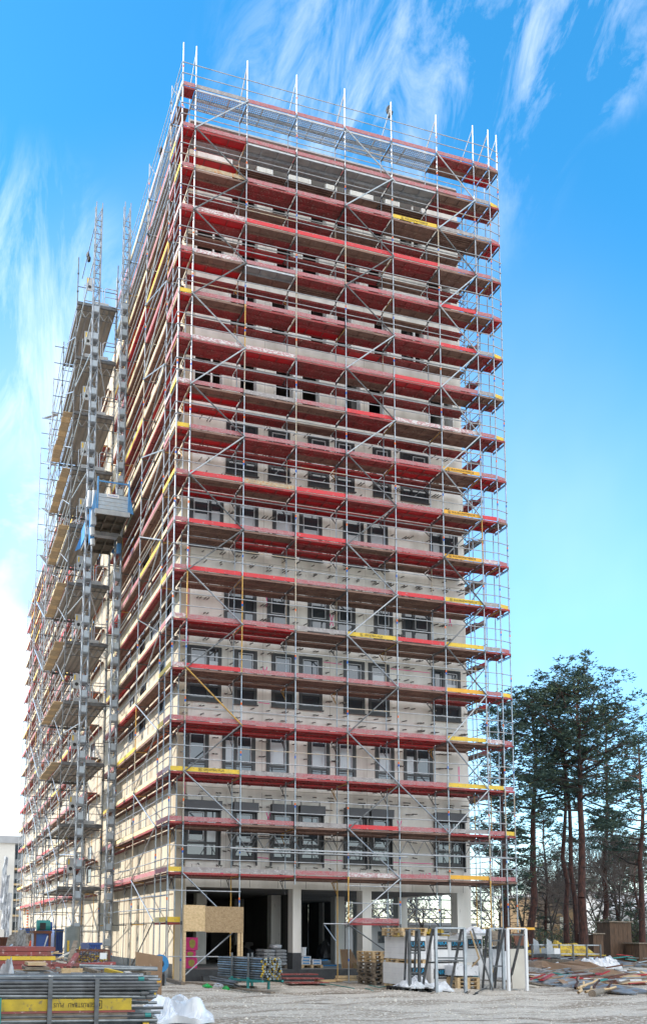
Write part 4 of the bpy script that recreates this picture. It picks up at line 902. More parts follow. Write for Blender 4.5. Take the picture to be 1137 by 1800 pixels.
def bush(label, base, sx, sy, h, seed, n=2600, mats=('needles', 'needles_light', 'twig'), name='shrub'):
    rd = random.Random(seed); m = MB()
    cl = [(base[0]+rd.uniform(-sx, sx), base[1]+rd.uniform(-sy, sy), base[2]+rd.uniform(.1, h)) for k in range(26)]
    for k in range(n):
        c = cl[rd.randrange(26)]; p = Vector((c[0]+rd.gauss(0, sx*.16), c[1]+rd.gauss(0, sy*.2), max(base[2], c[2]+rd.gauss(0, h*.12)))); e = Vector((rd.gauss(0, 1), rd.gauss(0, 1), rd.gauss(.3, 1))).normalized()*rd.uniform(.12, .32); f = e.cross(Vector((rd.random(), 1, rd.random()))).normalized()*rd.uniform(.02, .06)
        m.poly([p-f, p+f, p+e], rd.choice(mats))
    for k in range(12): c = cl[k]; m.tube((base[0]+rd.uniform(-.4, .4), base[1], base[2]), c, .03, 'twig', 4, .01)
    return tag(m.build(name), label, 'shrub')
for n, (x, Y, w_, h, lb) in enumerate(((935, 36, 3.0, 2.4, 'tangled dark shrub at the foot of the forked pine'), (1000, 38, 3.5, 2.8, 'tangled shrub filling the gap between pine trunks'), (1075, 34, 3.5, 3.4, 'large dark shrub right of the thick pine trunk'), (1125, 34, 2.8, 2.6, 'low shrub by the wooden shed at the right edge'), (880, 34, 3.0, 2.2, 'dark shrub behind the door rack'))):
    p = tp(x, 0, Y); bush(lb, p, w_, 1.5, h, 60+n)
# far hedge and woodland belt
wd = MB(); rd = random.Random(9)
for k in range(9000):
    x = rd.uniform(20, 175); y = 95+rd.uniform(-5, 12); h = 6.5+2.2*math.sin(x*.33)+1.5*math.sin(x*.81+2); z = rd.uniform(0, 1)**1.1*h
    p = Vector((x, y, z)); e = Vector((rd.gauss(0, 1), rd.gauss(0, 1), rd.gauss(.4, 1))).normalized()*rd.uniform(.3, .9); f = e.cross(Vector((0, 1, 0))).normalized()*rd.uniform(.04, .16)
    wd.poly([p-f, p+f, p+e], rd.choice(('needles', 'twig', 'needles_light')))
tag(wd.build('woodland'), 'distant band of woodland closing the view behind the pines', 'woodland', kind='stuff')
# yellowish house and low halls behind the trees
mat('house_yellow', (.17, .115, .06), .85); mat('hall_white', (.36, .37, .38), .7)
hh = thing('house', 'ochre walled house with a flat roof between the pine trunks', 'building', (48, 68, GZ))
p = at(942, 1600, 1, 66); q = at(985, 1600, 1, 66)
m = MB(); m.box(p.x, q.x+3, 66, 74, GZ, 6.6, 'house_yellow'); m.build('wall', hh); m = MB(); m.box(p.x-.5, q.x+3.5, 65.5, 74.5, 6.6, 7.0, 'render_grey'); m.build('roof', hh)
for k in range(3): m = MB(); m.box(p.x+1+k*2.2, p.x+2.2+k*2.2, 65.93, 66.02, 2.6, 4.2, 'glass'); m.build('window', hh)
hh = thing('house', 'pale low hall with a flat roof seen through the open ground floor', 'building', (40, 60, GZ))
p = at(560, 1600, 1, 58); q = at(830, 1600, 1, 58)
m = MB(); m.box(p.x, q.x, 58, 66, GZ, 2.9, 'hall_white'); m.build('wall', hh); m = MB(); m.box(p.x-.5, q.x+.5, 57.5, 66.5, 2.9, 3.2, 'render_grey'); m.build('roof', hh)
for k in range(7): m = MB(); m.box(p.x+1.5+k*2.6, p.x+3+k*2.6, 57.93, 58.02, 1, 2.2, 'glass'); m.build('window', hh)
hh = thing('house', 'white house with grey roof at the far right behind bare twigs', 'building', (80, 70, GZ))
p = at(1070, 1600, 1, 72); m = MB(); m.box(p.x, p.x+14, 72, 80, GZ, 5.4, 'hall_white'); m.build('wall', hh)
m = MB(); m.poly([(p.x-.5, 71.5, 5.4), (p.x+14.5, 71.5, 5.4), (p.x+14.5, 76, 8), (p.x-.5, 76, 8)], 'render_grey'); m.poly([(p.x-.5, 80.5, 5.4), (p.x+14.5, 80.5, 5.4), (p.x+14.5, 76, 8), (p.x-.5, 76, 8)], 'render_grey'); m.poly([(p.x, 72, 5.4), (p.x, 80, 5.4), (p.x, 76, 8)], 'hall_white'); m.build('roof', hh)
for k in range(4): m = MB(); m.box(p.x+1+k*3, p.x+2.2+k*3, 71.93, 72.02, 2, 3.6, 'glass'); m.build('window', hh)
# ================================================================== THINGS ON THE SITE
mat('tube_new', (.27, .30, .32), .4, (.16, .19, .21), 6, metal=.6, spots=(.55, .56, .55), sp_scale=9, sp_at=.66); mat('teal', (.02, .22, .21), .5); mat('plastic', (.75, .77, .80), .25, (.62, .65, .69), 3)
mat('magenta', (.62, .01, .16), .5, (.5, .02, .15), 4); mat('wool', (.36, .32, .08), .95, (.25, .22, .06), 9); mat('sack', (.46, .47, .49), .7, (.33, .34, .36), 5, spots=(.2, .21, .23), sp_scale=12, sp_at=.64)
mat('block_white', (.78, .78, .78), .7, (.70, .70, .71), 2.5); mat('foil', (.72, .73, .76), .3, (.6, .62, .66), 3, spots=(.45, .47, .5), sp_scale=7, sp_at=.6); mat('paper_blue', (.03, .22, .5), .6); mat('panel_beige', (.60, .57, .50), .6, (.52, .48, .42), 1.5)
mat('board_brown', (.32, .205, .12), .7, (.26, .165, .10), 2, spots=(.42, .33, .25), sp_scale=8, sp_at=.66); mat('rust', (.16, .055, .03), .8, (.10, .05, .035), 5); mat('red_deck', (.30, .06, .055), .7, (.22, .08, .07), 3, spots=(.5, .35, .33), sp_scale=9, sp_at=.6)
mat('blue_paint', (.015, .06, .30), .45, (.02, .08, .25), 3); mat('orange_vest', (.85, .10, .01), .6); mat('skin', (.45, .24, .16), .5); mat('trouser', (.02, .03, .07), .8); mat('helmet', (.75, .75, .74), .35)
mat('green_net', (.02, .45, .08), .6); mat('yellow_net', (.55, .38, .02), .6, (.22, .14, .02), 5); mat('blue_sheet', (.12, .16, .22), .5, (.24, .25, .25), 2, spots=(.16, .11, .07), sp_scale=3, sp_at=.48); mat('red_sheet', (.42, .02, .02), .5, (.30, .03, .03), 2); mat('grey_sheet', (.32, .35, .37), .5, (.18, .19, .19), 2.5, spots=(.15, .11, .08), sp_scale=3, sp_at=.54)
mat('rubble', (.38, .36, .33), .9, (.16, .14, .12), 5); mat('cabinet', (.22, .26, .27), .5, (.16, .2, .21), 3)
mat('dirty_yellow', (.56, .40, .03), .6, (.40, .29, .03), 5, spots=(.22, .17, .07), sp_scale=11, sp_at=.58)
gnd = lambda x, y: at(x, y, 2, GZ)
def one(mb, name, label, cat, group=None): return tag(mb.build(name), label, cat, group)
def rotz(mb, c, a):
    return mb.xf(Matrix.Translation(c) @ Matrix.Rotation(a, 4, 'Z') @ Matrix.Translation(-Vector(c)))
# --- front rack of scaffold tubes, lower left corner
Yf = -19.6; zf = 1.06
rack = thing('tube_rack', 'grey steel rack holding the big stack of tubes in the front left corner', 'rack', (-6.6, Yf, GZ))
for px in (88, 170):
    X = at(px, 1760, 1, Yf-.75).x
    m = MB(); m.box(X-.035, X+.035, Yf-.80, Yf-.75, GZ, 1.02, 'galv_dark'); m.build('post', rack)
    m = MB(); m.box(X-.035, X+.035, Yf+.6, Yf+.65, GZ, 1.08, 'galv_dark'); m.build('post', rack)
    m = MB(); m.box(X-.04, X+.04, Yf-.8, Yf+.65, GZ, GZ+.07, 'galv_dark'); m.build('foot', rack)
m = MB(); m.box(at(1, 1760, 1, Yf-.8).x-.02, at(1, 1760, 1, Yf-.8).x+.02, Yf-.83, Yf-.79, GZ, .72, 'teal'); m.build('post', rack)
rd = random.Random(17)
def tubes(z0, z1, y0, y1, n, xa, xb, grp, label, r=.026, jit=.1):
    for k in range(n):
        y = rd.uniform(y0, y1); z = rd.uniform(z0, z1); a = xa+rd.uniform(-jit, jit); b = xb+rd.uniform(-jit, jit); t = rd.uniform(-.05, .05); m = MB()
        m.tube((a, y, z), (b, y+t, z+rd.uniform(-.03, .03)), r, rd.choice(('tube_new', 'tube_new', 'galv_dark')), 8)
        if rd.random() < .3: m.tube((b-.12, y+t, z), (b-.02, y+t, z), r+.012, rd.choice(('toe_y', 'teal', 'galv_dark')), 8)
        one(m, 'scaffold_tube', label, 'tube', grp)
xR = at(255, 1760, 1, Yf).x; lbT = 'grey scaffold tube in the big stack at the front left corner'; grp = 'tubes stacked in the front rack'
zz = .72; row = 0
while zz < 1.0:
    for y in [Yf-.72+.075*q for q in range(4)]:
        m = MB(); e = xR+rd.uniform(-.12, .12); b_ = rd.uniform(-.02, .02); m.tube((-8.9, y, zz+b_+.02), (e, y+rd.uniform(-.03, .03), zz-b_), .027, rd.choice(('tube_new', 'tube_new', 'galv_dark')), 8)
        if rd.random() < .25: m.tube((e-.14, y, zz-b_), (e-.03, y, zz-b_), .04, rd.choice(('toe_y', 'teal', 'galv_dark')), 8)
        one(m, 'scaffold_tube', lbT, 'tube', grp)
    zz += .056; row += 1
tubes(.96, 1.04, Yf-.5, Yf+.5, 14, -8.9, xR-.1, grp, lbT)
tubes(.2, .44, Yf-.74, Yf-.5, 16, -8.9, xR-.0, grp, lbT)
tubes(.0, .95, Yf-.4, Yf+.5, 26, -8.7, xR+.08, grp, lbT, jit=.2)
def board(x0, x1, y, z0, z1, m_, name, label, th=.03):
    m = MB(); m.box(x0, x1, y, y+th, z0, z1, m_); return one(m, name, label, 'board')
yb = board(-8.35, at(232, 1760, 1, Yf-.75).x, Yf-.745, .50, .69, 'dirty_yellow', 'toe_board', 'yellow toe board with upside down wording in the front tube stack')
m = MB(); m.add(textmesh('GERÜSTBAU', .105, 'lettering')); m.v = [(x-.02, y, z) for x, y, z in m.v]; w_ = max(v[0] for v in m.v); pl_ = MB().add(textmesh('PLUS', .1, 'lettering'), (w_+.20, 0, 0)); lg = MB(); logo(lg, -w_-.12, 0, .065)
c = at(143, 1761, 1, Yf-.75); m.xf(frame_mx((c.x, Yf-.749, .595), (-.78, 0, 0), (0, 0, -1))); m.build('lettering', yb); lg.xf(frame_mx((c.x, Yf-.749, .595), (-.78, 0, 0), (0, 0, -1))); lg.build('logo_mark', yb); pl_.xf(frame_mx((c.x, Yf-.749, .595), (-.78, 0, 0), (0, 0, -1))); pl_.build('lettering', yb)
board(-8.4, at(238, 1760, 1, Yf-.75).x, Yf-.76, .465, .496, 'red_deck', 'deck_edge_board', 'thin dark red board just under the yellow toe board in the front stack', .06)
board(-8.4, at(225, 1760, 1, Yf-.75).x, Yf-.74, .34, .462, 'timber_old', 'timber_board', 'dark weathered board below the red edge in the front tube stack', .1)
# loose timber on top of the stack
def beam(p, q, a, b, m_, name, label, cat='beam', group=None):
    m = MB(); m.bar(p, q, a, b, m_); return one(m, name, label, cat, group)
def P3(x, y, Y): return at(x, y, 1, Y)
beam(P3(187, 1705, -18.2), P3(218, 1713, -18.9), .04, .035, 'toe_y', 'timber_beam', 'short yellow beam end lying on the front tube stack')
beam(P3(150, 1703, -18.4), P3(175, 1710, -18.8), .05, .035, 'timber_old', 'timber_beam', 'grey beam end lying left of the yellow one on the tube stack')
beam(P3(230, 1704, -17.5), P3(262, 1712, -18.2), .05, .035, 'timber_old', 'timber_beam', 'thick brown timber at the right end of the tube stack')
beam(P3(238, 1723, -18.6), P3(283, 1725, -18.6), .02, .02, 'toe_o', 'timber_beam', 'thin orange tipped bar at the right end of the tube stack')
beam(P3(222, 1713, -19.2), P3(235, 1720, -19.5), .06, .06, 'panel_beige', 'timber_beam', 'pale squared block on the tube stack')
for n, (x0, y0, x1, y1) in enumerate(((140, 1697, 277, 1702), (150, 1702, 277, 1704), (125, 1712, 190, 1713), (190, 1716, 278, 1717), (180, 1722, 282, 1722))):
    m = MB(); m.tube(P3(x0, y0, -17.8-.2*n), P3(x1, y1, -17.8-.2*n), .03, 'tube_new', 8); one(m, 'scaffold_tube', 'loose scaffold tube lying crosswise behind the front stack', 'tube', 'loose tubes behind the front stack')
m = MB(); a = P3(109, 1702, -17); b = P3(152, 1702, -17); m.box(a.x, b.x, -17, -16.98, a.z-.16, a.z, 'osb'); one(m, 'board_offcut', 'small pale chipboard offcut standing behind the front tube stack', 'board')
beam(P3(122, 1692, -15), P3(134, 1655, -14.5), .05, .03, 'timber_old', 'timber_beam', 'weathered plank leaning steeply left of the mesh crate')
beam(P3(121, 1700, -15.4), P3(136, 1677, -14.9), .05, .03, 'red_deck', 'timber_beam', 'pinkish plank leaning beside the steep weathered one')
beam(P3(93, 1697, -14.6), P3(200, 1693, -14.2), .12, .03, 'red_deck', 'timber_beam', 'long faded red plank lying behind the tube stack')
# --- stack of red decks, left edge
for n in range(5):
    y0 = 1664+8*n; m = MB(); a = P3(-25, y0, -10.5); b = P3(98-(n % 2)*8, y0, -10.5)
    m.box(a.x, b.x+.0, -10.5, -9.4, a.z-.055, a.z, 'red_deck'); m.box(a.x, b.x, -10.53, -10.505, a.z-.11, a.z-.01, 'red_deck' if n != 2 else 'toe_y')
    one(m, 'scaffold_deck', ('uppermost faded red deck in the stack at the left edge', 'second red deck from the top of the stack at the left edge', 'yellow edged deck in the middle of the left stack', 'red deck below the yellow edged one at the left edge', 'lowest red deck of the stack at the left edge')[n], 'deck', 'decks stacked at the left edge')
for n, (x0, x1, y, m_, lb) in enumerate(((45, 88, 1700, 'timber_old', 'grey timber frame under the red deck stack'), (30, 95, 1708, 'grey_sheet', 'pale grey plank in front of the red deck stack'), (50, 82, 1692, 'timber', 'light timber lath under the red deck stack'))):
    m = MB(); a = P3(x0, y, -12.5); b = P3(x1, y, -12.5); m.box(a.x, b.x, -12.5, -11.6, a.z-.07, a.z, m_); one(m, 'timber_board', lb, 'board')
m = MB(); a = P3(-5, 1712, -12); b = P3(60, 1712, -12)
rd = random.Random(6)
def rock(mb, c, s, m_, rd, n=7):
    k = len(mb.v); i = mb.mi(m_); L = 4
    for j in range(L+1):
        for q in range(n):
            ph = math.pi*j/L; th = 2*math.pi*q/n; r_ = rd.uniform(.75, 1.15); mb.v.append((c[0]+s[0]*math.sin(ph)*math.cos(th)*r_, c[1]+s[1]*math.sin(ph)*math.sin(th)*r_, c[2]+s[2]*math.cos(ph)*r_))
    for j in range(L):
        for q in range(n): mb.f.append((k+j*n+q, k+(j+1)*n+q, k+(j+1)*n+(q+1) % n, k+j*n+(q+1) % n)); mb.m.append(i)
def crumple(name, label, cat, c, sx, sy, h, m_, seed, n=26, rough=1., group=None, smooth=False, edge=.06):
    """a crumpled sheet or heap with real relief"""
    rd = random.Random(seed); m = MB(); k = m.mi(m_); ph = [(rd.uniform(2, 9), rd.uniform(2, 9), rd.uniform(0, 6), rd.uniform(.2, 1)) for _ in range(9)]
    H = {}
    for j in range(n+1):
        for i_ in range(n+1):
            u, v = i_/n*2-1, j/n*2-1; d = max(abs(u), abs(v))**2*.5+(u*u+v*v)*.25; w_ = 1-d
            f = sum(a*math.sin(p*u+q*v+o_+1.5*math.sin(q*u*.7-v*p*.5)) for p, q, o_, a in ph)/3.2
            z = max(0, w_)*h*(.65+.35*f*rough)+rd.uniform(-.02, .02)*h*rough
            x = c[0]+sx*(u+.12*math.sin(4*v+seed)); y = c[1]+sy*(v+.12*math.sin(5*u+seed)); m.v.append((x, y, c[2]+max(z, 0)+.01))
    for j in range(n):
        for i_ in range(n): a = j*(n+1)+i_; m.f.append((a, a+1, a+n+2)); m.f.append((a, a+n+2, a+n+1)); m.m += [k, k]
    nb = len(m.v); base = [(v[0], v[1], c[2]-.03) for v in m.v]; rim = [i_ for i_ in range(n+1)]+[(j+1)*(n+1)-1 for j in range(1, n+1)]+[n*(n+1)+i_ for i_ in range(n-1, -1, -1)]+[j*(n+1) for j in range(n-1, 0, -1)]
    for i_ in rim: m.v.append(base[i_])
    for q in range(len(rim)): a, b = rim[q], rim[(q+1) % len(rim)]; m.f.append((a, b, nb+(q+1) % len(rim), nb+q)); m.m.append(k)
    m.smooth = smooth; return one(m, name, label, cat, group)
crumple('plastic_sheet', 'crumpled white translucent plastic sheet on the gravel beside the tube stack', 'plastic sheet', (gnd(308, 1788).x, gnd(308, 1788).y, GZ), .68, 1.3, .5, 'plastic', 3, 34, 1.2)
crumple('rubbish_heap', 'dark heap of scrap between the tube stack and the red decks', 'rubbish', (-7.1, -14.5, GZ), 1.3, 1.0, .9, 'timber_old', 5, 22, 1.6)
crumple('rubbish_heap', 'white and brown heap of crushed packaging at the left edge', 'rubbish', (P3(15, 1690, -13).x, -13.2, GZ), .5, .6, 1.15, 'sack', 8, 18, 1.4)
# --- leaning brown board, pale sheet, mesh crate, reel
m = MB(); a, b = P3(241, 1733, -10), P3(284, 1738, -10.6); 
m.poly([(a.x, -10, GZ), (b.x, -10.6, GZ), (P3(285, 1681, -10).x, -10.1, P3(285, 1681, -10).z), (P3(240, 1673, -9.6).x, -9.5, P3(240, 1673, -9.6).z)], 'board_brown'); q = [(x, y+.05, z) for x, y, z in m.v]; m.poly(q[::-1], 'board_brown')
for i_ in range(4): m.poly([m.v[i_], m.v[(i_+1) % 4], q[(i_+1) % 4], q[i_]], 'timber')
one(m, 'plywood_board', 'brown plywood board leaning upright at the right end of the tube stack', 'board')
m = MB(); a = P3(190, 1688, -1.5); b = P3(242, 1688, -4); m.poly([(a.x, 3, .12), (a.x+2.0, -1.5, .14), (b.x+.1, -4.8, .10), (a.x+.1, -2.5, .08)], 'osb'); q = [(x, y, z-.06) for x, y, z in m.v]; m.poly(q[::-1], 'osb')
for i_ in range(4): m.poly([m.v[i_], m.v[(i_+1) % 4], q[(i_+1) % 4], q[i_]], 'rust')
one(m, 'chipboard_sheet', 'large chipboard sheet lying flat against the side wall', 'board')
cr_ = thing('mesh_crate', 'brown steel mesh crate full of short scaffold fittings', 'crate', (-3.9, -4, GZ))
x0, x1 = P3(137, 1680, -5).x, P3(192, 1680, -5).x; zt = P3(160, 1671, -5).z; zb = P3(160, 1698, -5).z
m = MB()
for z in (zt, zb): m.bar((x0, -5, z), (x1, -5, z), .03, .03, 'rust'); m.bar((x0, -3.6, z), (x1, -3.6, z), .03, .03, 'rust'); m.bar((x0, -5, z), (x0, -3.6, z), .03, .03, 'rust'); m.bar((x1, -5, z), (x1, -3.6, z), .03, .03, 'rust')
for x in (x0, x1):
    for y in (-5, -3.6): m.bar((x, y, GZ), (x, y, zt), .035, .035, 'rust')
m.build('frame', cr_); m = MB(); x = x0+.07
while x < x1: m.tube((x, -5, zb), (x, -5, zt), .007, 'rust', 4); x += .09
z = zb+.07
while z < zt: m.tube((x0, -5, z), (x1, -5, z), .007, 'rust', 4); z += .09
m.box(x1-.3, x1-.08, -5.03, -5.01, zb+.22, zb+.42, 'white_paint'); m.build('mesh_side', cr_)
m = MB(); rd = random.Random(3)
for k in range(90):
    c = Vector((rd.uniform(x0+.1, x1-.1), rd.uniform(-4.95, -3.7), rd.uniform(zb+.05, zt-.05))); d = Vector((rd.gauss(0, 1), rd.gauss(0, .6), rd.gauss(0, .5))).normalized()*.2; m.tube(c-d, c+d, .018, rd.choice(('tube_new', 'galv', 'toe_y', 'galv_dark')), 5)
tag(m.build('scaffold_fittings'), 'mixed short steel couplers and rods heaped inside the mesh crate', 'fittings', kind='stuff')
m = MB(); c = P3(281, 1694, -1.5); m.tube((c.x, -1.5, c.z), (c.x+.1, -1.1, c.z), .33, 'paper_blue', 20); m.tube((c.x-.01, -1.55, c.z), (c.x-.005, -1.5, c.z), .16, 'black', 12); m.box(c.x-.2, c.x+.2, -1.5, -1.2, GZ, c.z-.38, 'black'); one(m, 'cable_reel', 'blue cable reel standing behind the leaning plywood board', 'reel')
# --- machine, worker, cabinet further back on the left
gs = thing('compressor', 'blue site machine with a round teal motor on a dark red frame', 'machine', (P3(76, 1650, 8).x, 8, GZ))
a, b = P3(62, 1650, 8), P3(88, 1650, 8); zt = P3(75, 1637, 8).z
m = MB(); m.box(a.x, b.x, 8, 9.6, GZ, zt-.1, 'blue_paint'); m.bar((a.x+.1, 7.97, GZ+.1), (b.x-.1, 7.97, zt-.2), .03, .03, 'galv'); m.build('body', gs)
m = MB(); m.box(a.x-.08, b.x+.08, 7.9, 9.7, zt-.1, zt+.02, 'rust'); m.box(a.x-.05, a.x+.05, 7.92, 8.1, GZ, zt-.1, 'rust'); m.box(b.x-.05, b.x+.05, 7.92, 8.1, GZ, zt-.1, 'rust'); m.build('frame', gs)
m = MB(); c = P3(77, 1628, 8); m.tube((c.x-.28, 8.3, c.z), (c.x+.32, 8.3, c.z), .27, 'teal', 16); m.tube((c.x+.32, 8.3, c.z), (c.x+.42, 8.3, c.z), .2, 'blue_paint', 14); m.box(c.x-.2, c.x+.24, 8.1, 8.5, zt+.02, c.z, 'blue_paint'); m.box(c.x-.15, c.x+.1, 7.98, 8.1, c.z-.15, c.z+.15, 'black'); m.build('motor', gs)
cb = thing('electrical_cabinet', 'grey control cabinet with a yellow sticker at the foot of the hoist mast', 'cabinet', (-2.5, 9, GZ))
a, b = P3(117, 1650, 9), P3(137, 1650, 9); m = MB(); m.box(a.x, b.x-.1, 9, 9.6, GZ, P3(120, 1630, 9).z, 'cabinet'); m.tube((a.x+.75*(b.x-a.x), 9.3, GZ), (a.x+.75*(b.x-a.x), 9.3, P3(120, 1628, 9).z), .26, 'cabinet', 14); m.build('body', cb)
m = MB(); m.box(b.x-.35, b.x-.02, 8.7, 8.98, .25, .95, 'hoist_grey'); m.box(b.x-.15, b.x-.06, 8.69, 8.698, .3, .42, 'toe_y'); m.tube((b.x-.18, 8.69, .75), (b.x-.18, 8.699, .75), .05, 'tag_orange', 10); m.build('switch_box', cb)
m = MB(); m.box(a.x+.05, a.x+.15, 8.985, 8.998, .9, 1.4, 'toe_y'); m.build('sticker', cb)
# worker in an orange vest
pr_ = P3(61, 1668, 14); base = Vector((pr_.x, 14, GZ))
def skinned(name, verts, edges, radii, m_, parent, sub=1):
    me = bpy.data.meshes.new(name); me.from_pydata(verts, edges, []); o = bpy.data.objects.new(name, me); C.objects.link(o)
    o.modifiers.new('s', 'SKIN'); me.skin_vertices[0].data[0].use_root = True
    for v, r in zip(me.skin_vertices[0].data, radii): v.radius = (r, r)
    sb = o.modifiers.new('u', 'SUBSURF'); sb.levels = sub; sb.render_levels = sub
    dg = bpy.context.evaluated_depsgraph_get(); dg.update(); m2 = bpy.data.meshes.new_from_object(o.evaluated_get(dg)); bpy.data.objects.remove(o)
    m2.materials.clear(); m2.materials.append(M(m_)); o = bpy.data.objects.new(name, m2); C.objects.link(o)
    o.parent = parent; o.matrix_parent_inverse = parent.matrix_basis.inverted(); return o
pe = thing('person', 'worker in an orange vest and white helmet bending beside the blue machine', 'person', base)
S = lambda *a: [tuple(base+Vector((x*.85, y, z))) for x, y, z in a]
V_ = S((0, 0, .98), (0, 0, 1.2), (0, -.04, 1.45), (0, -.05, 1.56), (0, -.06, 1.70), (.1, 0, .92), (.12, -.03, .5), (.12, .02, .06), (.13, -.14, .03), (-.1, 0, .92), (-.13, .05, .5), (-.13, .1, .06), (-.13, -.06, .03), (.2, -.04, 1.42), (.27, -.02, 1.14), (.24, -.2, .95), (.23, -.28, .90), (-.2, -.04, 1.42), (-.28, -.04, 1.14), (-.24, -.24, 1.0), (-.22, -.31, .98))
E_ = [(0, 1), (1, 2), (2, 3), (3, 4), (0, 5), (5, 6), (6, 7), (7, 8), (0, 9), (9, 10), (10, 11), (11, 12), (2, 13), (13, 14), (14, 15), (15, 16), (2, 17), (17, 18), (18, 19), (19, 20)]
skinned('body', V_, E_, [.14, .13, .14, .055, .10, .1, .07, .05, .05, .1, .07, .05, .05, .065, .05, .04, .035, .065, .05, .04, .035], 'trouser', pe)
skinned('vest', V_[0:3]+[V_[13], V_[14], V_[17], V_[18]], [(0, 1), (1, 2), (2, 3), (3, 4), (2, 5), (5, 6)], [.165, .16, .165, .085, .075, .085, .075], 'orange_vest', pe)
skinned('head', [V_[3], V_[4]], [(0, 1)], [.06, .105], 'skin', pe, 2)
m = MB(); h_ = Vector(V_[4])+Vector((0, 0, .05)); rock(m, h_, (.115, .14, .09), 'helmet', random.Random(1), 10); m.build('helmet', pe)
# clutter behind the worker: low fence, barrier, containers
m = MB(); a, b = P3(48, 1600, 60), P3(51, 1600, 60)
for q in range(8): m.box(a.x, b.x, 60, 60.1, P3(50, 1632-q*5, 60).z, P3(50, 1629.5-q*5, 60).z, 'tag_orange'); m.box(a.x, b.x, 60, 60.1, P3(50, 1629.5-q*5, 60).z+.001, P3(50, 1627-q*5, 60).z-.001, 'white_paint')
m.bar(((a.x+b.x)/2, 60.05, GZ), ((a.x+b.x)/2, 60.05, P3(50, 1632, 60).z), .05, .05, 'white_paint'); one(m, 'warning_post', 'red and white striped warning post far down the left side', 'post')
for n, (x0, x1, yt, Y, m_, lb) in enumerate(((40, 62, 1632, 40, 'blue_paint', 'dark blue container door far down the street'), (96, 112, 1634, 24, 'blue_paint', 'dark blue skip under the loading tower'), (0, 20, 1648, 26, 'rust', 'rusty skip at the left edge'), (158, 178, 1658, 4, 'blue_paint', 'low blue tub behind the mesh crate'))):
    m = MB(); a, b = P3(x0, yt, Y), P3(x1, yt, Y); m.box(a.x, b.x, Y, Y+2.5, GZ, a.z, m_)
    for q in range(5): x = a.x+(b.x-a.x)*(q+.5)/5; m.box(x-.03, x+.03, Y-.05, Y-.002, GZ, a.z-.08, m_)
    m.box(a.x-.05, b.x+.05, Y-.08, Y-.002, a.z-.07, a.z+.03, m_); one(m, 'skip', lb, 'skip')
for n, (x, y, Y, sx, sy, h, m_, lb) in enumerate(((20, 1660, 4, .9, 1.6, 1.3, 'rust', 'brown mound of scrap timber at the left edge behind the red decks'), (50, 1665, 0, .7, 1.2, 1.0, 'timber_old', 'grey mound of scrap wood left of the blue machine'), (105, 1672, 2, .5, 1.6, 1.1, 'timber_old', 'dark mound of scrap between machine and mesh crate'), (40, 1640, 22, 1.0, 2, 2.0, 'rubble', 'pale spoil heap down the street behind the worker'))):
    c = P3(x, y, Y); crumple('rubbish_heap', lb, 'rubbish', (c.x, Y, GZ), sx, sy, h, m_, 70+n, 18, 1.8)
rd = random.Random(12)
for k in range(34):
    x = rd.uniform(0, 135); Y = rd.uniform(-9, 2); c = P3(x, 1690, Y); z = rd.uniform(.3, 1.1)*(1 if Y < -4 else 1.0); a = rd.uniform(-.5, .5); L = rd.uniform(.3, .9)
    m = MB(); m.bar((c.x-L/2, Y, z), (c.x+L/2, Y+a, z+rd.uniform(-.35, .35)), rd.uniform(.02, .05), .02, rd.choice(('timber_old', 'timber', 'red_deck', 'galv', 'grey_sheet', 'rust', 'panel_beige')))
    one(m, 'scrap_lath', 'short scrap lath sticking out of the heaps on the left', 'lath', 'scrap laths on the left heaps')
# --- chipboard hoarding on two posts
hb = thing('hoarding', 'chipboard panel nailed high between two timber posts before the corner', 'hoarding', (1.2, -.45, GZ))
zt, zb = 2.86, 1.86
m = MB(); m.box(-.02, .82, -.46, -.43, zb, zt, 'osb'); m.build('chipboard_panel', hb)
mat('osb_dark', (.36, .245, .135), .8, (.26, .17, .09), 14, spots=(.45, .34, .2), sp_scale=28, sp_at=.55); m = MB(); m.box(.824, 2.36, -.462, -.432, zb-.03, zt-.04, 'osb_dark'); m.build('chipboard_panel', hb)
for x, g_ in ((.04, 'timber'), (2.20, 'timber')): m = MB(); m.bar((x, -.38, GZ-.05), (x, -.38, zt-.1), .05, .045, g_); m.build('post', hb)
m = MB(); m.bar((2.32, -.38, .55), (2.32, -.38, zt-.2), .04, .04, 'timber'); m.build('post', hb)
# --- magenta insulation bales
for n, (x, z, lb) in enumerate(((.72, .36, 'lowest magenta insulation bale with cut open face'), (.66, .80, 'squashed middle magenta insulation bale'), (.74, 1.10, 'uppermost magenta insulation bale on the small stack'))):
    h = (.42, .28, .52)[n]; t = thing('insulation_bale', lb, 'insulation', (x+.3, 2.8, z), 'insulation bales by the corner')
    m = MB(); m.box(x, x+.66, 2.7, 3.6, z, z+h, 'magenta'); m.build('wrapping', t); m = MB(); w_ = .32; k = m.mi('wool'); cx, cz = x+.42, z+h/2
    pts = [(cx+.13*math.cos(a)*(1+.1*math.sin(3*a)), 2.69, cz+h*.36*math.sin(a)) for a in [6.283*q/14 for q in range(14)]]; m.poly(pts, 'wool'); m.poly([(x_, 2.699, z_) for x_, _, z_ in pts][::-1], 'wool'); m.build('exposed_wool', t)
